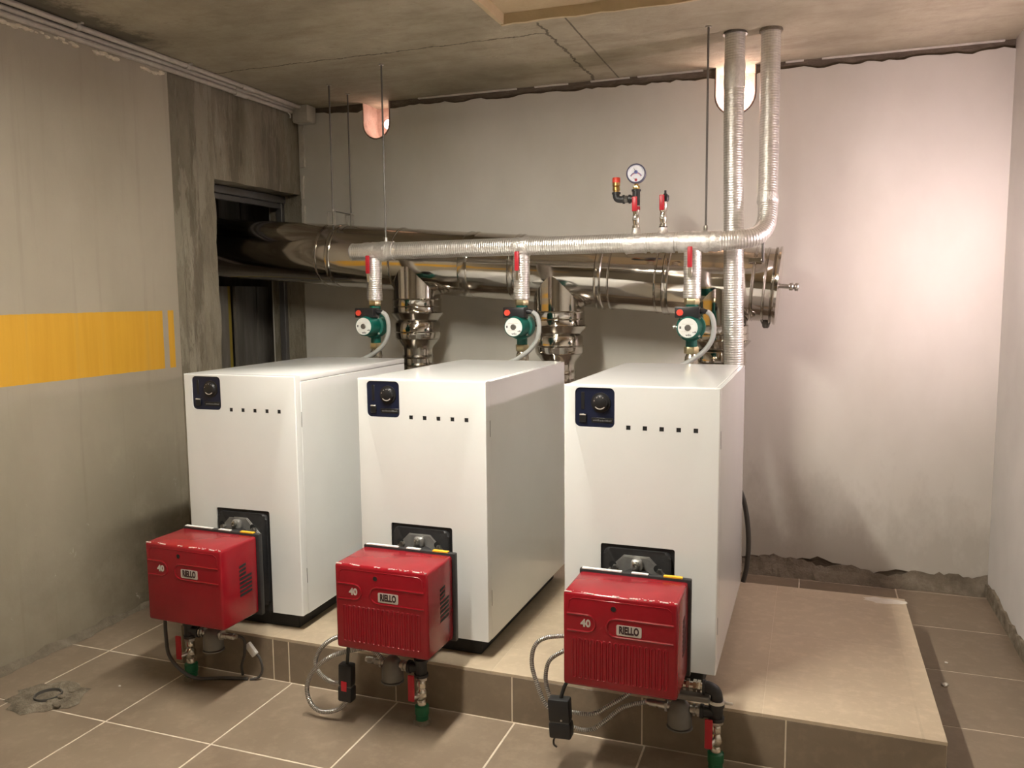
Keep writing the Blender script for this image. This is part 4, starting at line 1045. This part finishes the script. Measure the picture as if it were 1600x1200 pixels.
# drop pipes with ball valves, pumps, pump cables
PXS = [-0.487, 0.268, 1.030]
where = ['above the boiler by the left wall', 'above the middle boiler', 'beside the foil return pipe']
def make_drop():
    t = thing('drop_pipe', '', 'pipe')          # origin: header axis
    rw = random.Random(12); b = BM()
    pr_ = [(0.0365 + rw.uniform(-0.0012, 0.0018), -0.235 + 0.2 * k / 12) for k in range(13)]
    lathe(b, pr_, (0, 0, 0), (0, 0, 1), 22)
    lathe(b, [(0.0365, -0.036), (0.041, -0.03), (0.043, -0.02)], (0, 0, 0), (0, 0, 1), 22)
    obj('insulation', b, 'foil', t)
    hexnut(b := BM(), (0, 0, -0.262), (0, 0, 1), 0.032, 0.027); obj('union_nut', b, 'pale_brass', t)
    b = BM(); lathe(b, [(0.012, 0), (0.012, 0.012), (0.008, 0.014)], (-0.004, -0.034, -0.137), (0, -1, 0), 12); st = obj('valve_stem', b, 'zinc', t)
    b = BM(); bx(b, (-0.010, -0.056, -0.150), (0.006, -0.050, -0.095), 0.002, 1); obj('lever_arm', b, 'nickel', t)
    b = BM(); bx(b, (-0.014, -0.060, -0.108), (0.006, -0.049, -0.022), 0.004, 2); obj('lever', b, 'red_handle', t)
    return t
d1 = make_drop(); ds = [d1, copy_tree(d1), copy_tree(d1)]
for t, x, wh in zip(ds, PXS, where):
    t.location = (x, 1.07, HZ); tag(t, 'foil wrapped drop pipe with red lever valve ' + wh, 'pipe', 'drop pipes from the header')
def make_pump():
    t = thing('circulation_pump', '', 'pump')    # origin: pipe axis, z of bottom union
    z0 = 0.0
    b = BM(); lathe(b, [(0.024, 0.022), (0.024, 0.06), (0.034, 0.07), (0.046, 0.09), (0.046, 0.125), (0.034, 0.150), (0.026, 0.160), (0.026, 0.200)], (0, 0, 0), (0, 0, 1), 24)
    lathe(b, [(0.058, 0.030), (0.060, -0.008), (0.058, -0.020)], (0, -0.012, 0.106), (0, 1, 0), 28)
    obj('volute', b, 'pump_green', t)
    mh = obj('motor', lathe(BM(), [(0.060, 0.02), (0.060, 0.032), (0.050, 0.036), (0.048, 0.090), (0.046, 0.108), (0.043, 0.115), (0, 0.115)], (0, 0, 0.106), (0, -1, 0), 30), 'pump_green', t)
    fc = obj('face_label', lathe(BM(), [(0.0405, 0.1145), (0.0405, 0.1165), (0, 0.1165)], (0, 0, 0.106), (0, -1, 0), 30), 'label_white', mh)
    obj('vent_screw', lathe(BM(), [(0.013, 0.116), (0.013, 0.119), (0.009, 0.121), (0.009, 0.119), (0, 0.119)], (0, 0, 0.106), (0, -1, 0), 18), 'rod_steel', mh)
    tb = text_bm('wilo', 0.0135, 0.0006, 1.0, 0.0003); bmesh.ops.translate(tb, verts=tb.verts, vec=(0.003, -0.117, 0.106 - 0.030)); obj('lettering', tb, 'mark_grey', fc, False)
    for lo_, hi_ in (((-0.034, 0.102), (-0.027, 0.112)), ((0.020, 0.085), (0.025, 0.089)), ((0.027, 0.085), (0.033, 0.091))):
        obj('face_mark', bx(BM(), (lo_[0], -0.1172, lo_[1]), (hi_[0], -0.1163, hi_[1])), 'mark_grey', fc, False)
    for lo_, hi_ in (((-0.024, 0.121), (0.022, 0.1225)), ((-0.028, 0.090), (0.014, 0.0912))):
        obj('face_line', bx(BM(), (lo_[0], -0.1170, lo_[1]), (hi_[0], -0.1163, hi_[1])), 'badge_silver', fc, False)
    for a in (45, 135, 225, 315):
        q = (0.052 * math.cos(math.radians(a)), -0.036, 0.106 + 0.052 * math.sin(math.radians(a)))
        obj('screw', lathe(BM(), [(0.0055, 0), (0.0055, 0.005), (0.004, 0.006)], q, (0, -1, 0), 8), 'zinc', mh)
    obj('side_screw', lathe(BM(), [(0.005, 0), (0.005, 0.008), (0.009, 0.009), (0.009, 0.016), (0.005, 0.018), (0, 0.018)], (-0.056, -0.03, 0.106), (-1, 0, 0), 10), 'zinc', t)
    tb_ = obj('terminal_box', bx(BM(), (-0.058, -0.095, 0.146), (0.042, -0.030, 0.192), 0.004, 2), 'black_plastic', t)
    obj('speed_knob', lathe(BM(), [(0.014, 0), (0.014, 0.006), (0.012, 0.008), (0, 0.008)], (-0.036, -0.094, 0.168), (0, -1, 0), 16), 'red_knob', tb_)
    obj('cable_gland', lathe(BM(), [(0.012, 0), (0.012, 0.014), (0.009, 0.028)], (0.041, -0.055, 0.174), (1, 0, -0.1), 12), 'black_plastic', tb_)
    hexnut(b := BM(), (0, 0, -0.008), (0, 0, 1), 0.031, 0.030); obj('union_nut', b, 'pale_brass', t)
    b = BM(); lathe(b, [(0.022, -0.14), (0.022, -0.065), (0.027, -0.06), (0.030, -0.04), (0.027, -0.02), (0.022, -0.012), (0.022, -0.006)], (0, 0, 0), (0, 0, 1), 18); obj('lower_valve', b, 'nickel', t)
    obj('lower_insulation', tube(BM(), [(0, 0, -0.12), (0, 0, -0.15), (0, -0.02, -0.18), (0, -0.06, -0.19), (0, -0.187, -0.19)], 0.035, 16), 'foil', t)
    return t
p1 = make_pump(); ps = [p1, copy_tree(p1), copy_tree(p1)]
for t, x, wh in zip(ps, PXS, where):
    t.location = (x, 1.07, 0.982); tag(t, 'green circulation pump with white face ' + wh, 'pump', 'green circulation pumps')
for x, wh in zip(PXS, where):
    c = [(0.068, -0.055, 1.154), (0.088, -0.05, 1.135), (0.098, -0.05, 1.09), (0.090, -0.05, 1.035), (0.055, -0.05, 0.985), (0.0, -0.06, 0.945), (-0.045, -0.08, 0.922), (-0.07, -0.10, 0.90)]
    cable('pump_cable', 'grey cable curving down from the green pump ' + wh, [(x + a, 1.07 + b_, z) for a, b_, z in c], 0.0105, 'grey_cable', 'cable', 'grey cables of the pumps', 12)

# ================================================================== GAUGE AND VENT ON THE HEADER
GA = thing('pressure_gauge', 'round dial gauge with brass safety valve on the foil header', 'gauge', (0.789, 1.07, HZ + 0.040))
z = lambda a: a - HZ - 0.040
obj('foil_neck', lathe(BM(), [(0.030, -0.006), (0.020, 0.006), (0.016, z(1.512))], (0, 0, 0), (0, 0, 1), 16), 'foil_tape', GA)
vb = obj('ball_valve', lathe(BM(), [(0.0165, z(1.508)), (0.0165, z(1.520)), (0.012, z(1.523)), (0.0145, z(1.535)), (0.0165, z(1.548)), (0.0145, z(1.562)), (0.0135, z(1.575)), (0.0165, z(1.58)), (0.0165, z(1.605))], (0, 0, 0), (0, 0, 1), 16), 'nickel', GA)
obj('stem', lathe(BM(), [(0.010, 0), (0.010, 0.022), (0.007, 0.024)], (0, 0, z(1.552)), (0, -1, 0), 12), 'zinc', vb)
obj('lever', bx(BM(), (-0.012, -0.034, z(1.578)), (0.010, -0.026, z(1.640)), 0.003, 2), 'red_handle', vb)
obj('valve_collar', lathe(BM(), [(0.0175, z(1.585)), (0.0175, z(1.600))], (0, 0, 0), (0, 0, 1), 16), 'red_handle', vb)
b = BM(); tube(b, [(0, 0, z(1.603)), (0, 0, z(1.672))], 0.0165, 16); lathe(b, [(0.020, 0), (0.020, 0.008)], (0, 0, z(1.664)), (0, 0, 1), 16)
tube(b, [(-0.012, 0, z(1.633)), (-0.034, 0, z(1.633))], 0.015, 14); lathe(b, [(0.019, 0), (0.019, 0.008)], (-0.024, 0, z(1.633)), (-1, 0, 0), 14); obj('tee', b, 'black_iron', GA)
hexnut(b := BM(), (-0.036, 0, z(1.633)), (-1, 0, 0), 0.017, 0.014); obj('nipple', b, 'rod_steel', GA)
b = BM(); tube(b, [(-0.050, 0, z(1.633)), (-0.070, 0, z(1.633)), (-0.082, 0, z(1.637)), (-0.087, 0, z(1.648)), (-0.087, 0, z(1.662))], 0.015, 14, True, 4); lathe(b, [(0.019, 0), (0.019, 0.008)], (-0.087, 0, z(1.656)), (0, 0, 1), 14); lathe(b, [(0.019, 0), (0.019, 0.008)], (-0.050, 0, z(1.633)), (-1, 0, 0), 14); obj('elbow', b, 'black_iron', GA)
obj('safety_valve', lathe(BM(), [(0.013, z(1.663)), (0.013, z(1.670)), (0.016, z(1.672)), (0.016, z(1.684)), (0.0125, z(1.688)), (0.017, z(1.692)), (0.017, z(1.704))], (-0.087, 0, 0), (0, 0, 1), 14), 'brass', GA)
obj('red_cap', lathe(BM(), [(0.0175, z(1.704)), (0.0175, z(1.722)), (0.0155, z(1.726)), (0, z(1.7262))], (-0.087, 0, 0), (0, 0, 1), 14), 'red_knob', GA)
hexnut(b := BM(), (0, 0, z(1.673)), (0, 0, 1), 0.015, 0.014); lathe(b, [(0.009, 0), (0.008, 0.012)], (0, 0, z(1.687)), (0, 0, 1), 12); obj('brass_stub', b, 'brass', GA)
gc = (0, -0.004, z(1.737)); gn = (0.12, -1, 0)
cs = obj('gauge_case', lathe(BM(), [(0.036, -0.016), (0.0415, -0.012), (0.0415, 0.012), (0.0385, 0.015), (0.036, 0.013), (0, 0.013)], gc, gn, 32), 'gauge_rim', GA)
obj('dial', lathe(BM(), [(0.0352, 0.0125), (0.0352, 0.0138), (0, 0.0138)], gc, gn, 32), 'dial_glass', cs)
def on_dial(px_, pz_, lift=0.0):
    d = Vector(gn).normalized(); a = Vector((0, 0, 1)); s = Vector((-d.y, d.x, 0))
    return Vector(gc) + d * (0.0140 + lift) + s * px_ + a * pz_
def arc(name, c, r, a0, a1, mat, wr=0.0012):
    p = [on_dial(c[0] + r * math.cos(math.radians(a0 + (a1 - a0) * k / 12)), c[1] + r * math.sin(math.radians(a0 + (a1 - a0) * k / 12))) for k in range(13)]
    obj(name, tube(BM(), p, wr, 5), mat, cs)
arc('scale_arc', (0, -0.022), 0.026, 25, 155, 'gauge_blue', 0.0016)
arc('scale_arc', (0, -0.022), 0.0225, 25, 155, 'gauge_red', 0.0012)
arc('scale_arc', (0, 0.004), 0.030, 10, 170, 'gauge_blue', 0.0006)
obj('needle', tube(BM(), [on_dial(0.0, 0.006, 0.001), on_dial(-0.010, 0.024, 0.001)], [0.0014, 0.0004], 6), 'black_plastic', cs)
obj('needle', tube(BM(), [on_dial(0.0, -0.026, 0.001), on_dial(-0.012, -0.018, 0.001)], [0.0012, 0.0004], 6), 'black_plastic', cs)
for zz, rr_, mm in ((0.006, 0.0075, 'gauge_blue'), (-0.027, 0.006, 'gauge_red')):
    obj('dial_hub', lathe(BM(), [(rr_, 0), (rr_, 0.0012), (0, 0.0014)], on_dial(0, zz), gn, 14), mm, cs)
AV = thing('air_vent', 'small valve with red lever and black vent cap on the header', 'valve', (0.905, 1.07, HZ + 0.040))
obj('foil_neck', lathe(BM(), [(0.034, -0.008), (0.022, 0.004), (0.018, z(1.508))], (0, 0, 0), (0, 0, 1), 16), 'foil_tape', AV)
obj('seal_ring', lathe(BM(), [(0.018, z(1.506)), (0.018, z(1.512))], (0, 0, 0), (0, 0, 1), 16), 'black_plastic', AV)
vb = obj('ball_valve', lathe(BM(), [(0.016, z(1.512)), (0.016, z(1.522)), (0.012, z(1.525)), (0.0145, z(1.535)), (0.0165, z(1.548)), (0.0145, z(1.562)), (0.0135, z(1.575)), (0.017, z(1.58)), (0.017, z(1.615))], (0, 0, 0), (0, 0, 1), 16), 'nickel', AV)
obj('stem', lathe(BM(), [(0.010, 0), (0.010, 0.022), (0.007, 0.024)], (0, 0, z(1.552)), (0, -1, 0), 12), 'zinc', vb)
obj('lever', bx(BM(), (-0.012, -0.034, z(1.578)), (0.009, -0.026, z(1.642)), 0.003, 2), 'red_handle', vb)
b = BM(); lathe(b, [(0.013, z(1.615)), (0.016, z(1.625)), (0.016, z(1.640)), (0.008, z(1.648)), (0.005, z(1.650)), (0.005, z(1.662)), (0, z(1.663))], (0.008, 0, 0), (0, 0, 1), 14); obj('vent_cap', b, 'black_plastic', AV)

# ================================================================== CONDUITS ALONG THE LEFT WALL
yc0, yc1 = -3.9, 1.615
cdefs = [(-1.242, 2.2935, 2.2935, 'upper grey conduit along the left wall, against the ceiling', yc1 - 0.0), (-1.285, 2.283, 2.293, 'middle grey conduit along the top of the left wall', yc1), (-1.285, 2.259, 2.269, 'lowest grey conduit along the top of the left wall', yc1 - 0.02)]
for x, za, zb_, lab, ye in cdefs:
    t = thing('cable_conduit', lab, 'conduit', (x, 0.6, zb_ - 0.012), 0, 'grey conduits at the top of the left wall'); oc = t.location.copy()
    obj('pipe', tube(BM(), [(x, yc0, za), (x, -0.3, za), (x, 0.7, (za + zb_) / 2 + 0.003), (x, ye, zb_)], 0.0115, 12, True, 4), 'conduit_pvc', t, True, oc)
    zm = lambda y: za + (zb_ - za) * max(0, min(1, (y + 0.3) / 1.9))
    obj('coupling', lathe(BM(), [(0.0135, 0), (0.0140, 0.004), (0.0140, 0.086), (0.0135, 0.09)], (x, 1.11, zm(1.15)), (0, 1, 0), 12), 'box_pvc', t, True, oc)
for y in (0.11, 0.72):
    t = thing('conduit_clip', 'pale clip on the conduits ' + ('near the yellow wall end' if y > 0.5 else 'near the left picture edge'), 'clip', (-1.242, y, ZC - 0.002))
    obj('saddle', lathe(BM(), [(0.0135, -0.009), (0.0145, 0), (0.0135, 0.009)], (0, 0, -0.0125), (0, 1, 0), 14), 'box_pvc', t)
    obj('tab', bx(BM(), (0.008, -0.007, -0.004), (0.030, 0.007, 0.002), 0.001, 1), 'box_pvc', t)
t = thing('junction_box', 'pale grey junction box where conduits meet the back corner', 'box', (-1.245, 1.655, ZC - 0.09))
obj('box', bx(BM(), (-0.045, -0.045, 0.0), (0.055, 0.045, 0.088), 0.005, 2), 'box_pvc', t)
obj('lid', bx(BM(), (-0.042, -0.042, -0.006), (0.052, 0.042, 0.001), 0.003, 2), 'box_pvc', t)
cable('cable_stub', 'short pale cable end poking from the lowest conduit', [(-1.285, 1.56, 2.262), (-1.274, 1.57, 2.246), (-1.278, 1.575, 2.230)], 0.004, 'sheath_white')

# ================================================================== FLOOR DRAIN AND CRUMBS
t = thing('floor_drain', 'broken floor tile with open drain pipe near the left wall', 'drain', (-0.976, -0.445, ZF + 0.0005))
b = BM(); rd = random.Random(77); n = 22
ro = [0.135 + rd.uniform(-0.02, 0.025) for _ in range(n)]
outer = []; mid = []; inn = []
for k in range(n):
    a = 2 * PI * k / n
    outer.append(b.verts.new((ro[k] * 0.95 * math.cos(a), ro[k] * 0.85 * math.sin(a), 0.0005)))
    mid.append(b.verts.new((ro[k] * 0.72 * math.cos(a), ro[k] * 0.66 * math.sin(a), 0.011 + rd.uniform(-0.005, 0.007))))
    inn.append(b.verts.new((0.047 * math.cos(a), 0.047 * math.sin(a), 0.006 + rd.uniform(-0.002, 0.003))))
for k in range(n):
    j = (k + 1) % n
    b.faces.new((outer[k], outer[j], mid[j], mid[k])); b.faces.new((mid[k], mid[j], inn[j], inn[k]))
obj('mortar_patch', b, 'mortar', t)
obj('drain_ring', lathe(BM(), [(0.041, 0.0005), (0.045, 0.0005), (0.045, 0.012), (0.041, 0.012), (0.041, 0.0005)], (0, 0, 0), (0, 0, 1), 28), 'rod_steel', t)
obj('drain_hole', lathe(BM(), [(0.041, 0.0004), (0.041, 0.002), (0, 0.002)], (0, 0, 0), (0, 0, 1), 24), 'mortar', t)
for k in range(9):
    a = rd.uniform(0, 2 * PI); r = rd.uniform(0.055, 0.12); b = BM()
    bmesh.ops.create_icosphere(b, subdivisions=1, radius=rd.uniform(0.006, 0.014), matrix=Matrix.Translation((r * math.cos(a), r * math.sin(a) * 0.85, 0.010)) @ Matrix.Diagonal((1.3, 1, 0.5, 1)))
    obj('rubble', b, 'mortar', t, False)
def crumb(x, y, z, r, seed, label, mat='plaster_white'):
    b = BM(); rc_ = random.Random(seed)
    bmesh.ops.create_icosphere(b, subdivisions=1, radius=r)
    for v in b.verts: v.co = Vector((v.co.x * rc_.uniform(0.7, 1.4), v.co.y * rc_.uniform(0.7, 1.4), max(0.0, v.co.z * 0.5 + r * 0.3)))
    o = obj('plaster_chip', b, mat, None, False); o.location = (x, y, z); tag(o, label, 'debris')
crumb(-0.378, -0.095, ZF, 0.007, 1, 'tiny white plaster chip at the foot of the plinth')
crumb(1.99, 0.66, ZF, 0.014, 2, 'white plaster chip on the floor right of the plinth')
crumb(2.02, 0.86, ZF, 0.007, 3, 'tiny pale chip on the floor behind the larger chip')
crumb(-0.80, -0.30, ZF, 0.005, 4, 'tiny white chip on the floor near the drain')
# chipped corner of the plinth: a spill of dried mortar
b = BM(); rq = random.Random(6); n = 16
cv_ = b.verts.new((0, 0, 0.004)); rg = []
for k in range(n):
    a = 2 * PI * k / n; r = 0.055 + rq.uniform(-0.015, 0.015); rg.append(b.verts.new((1.35 * r * math.cos(a), 0.62 * r * math.sin(a), 0.0003)))
for k in range(n): b.faces.new((cv_, rg[k], rg[(k + 1) % n]))
b.faces.new(list(reversed(rg)))
o = obj('mortar_spill', b, 'plaster_white'); o.location = (1.812, 1.015, 0.0); tag(o, 'pale dried mortar spilled on the far plinth corner', 'mortar')
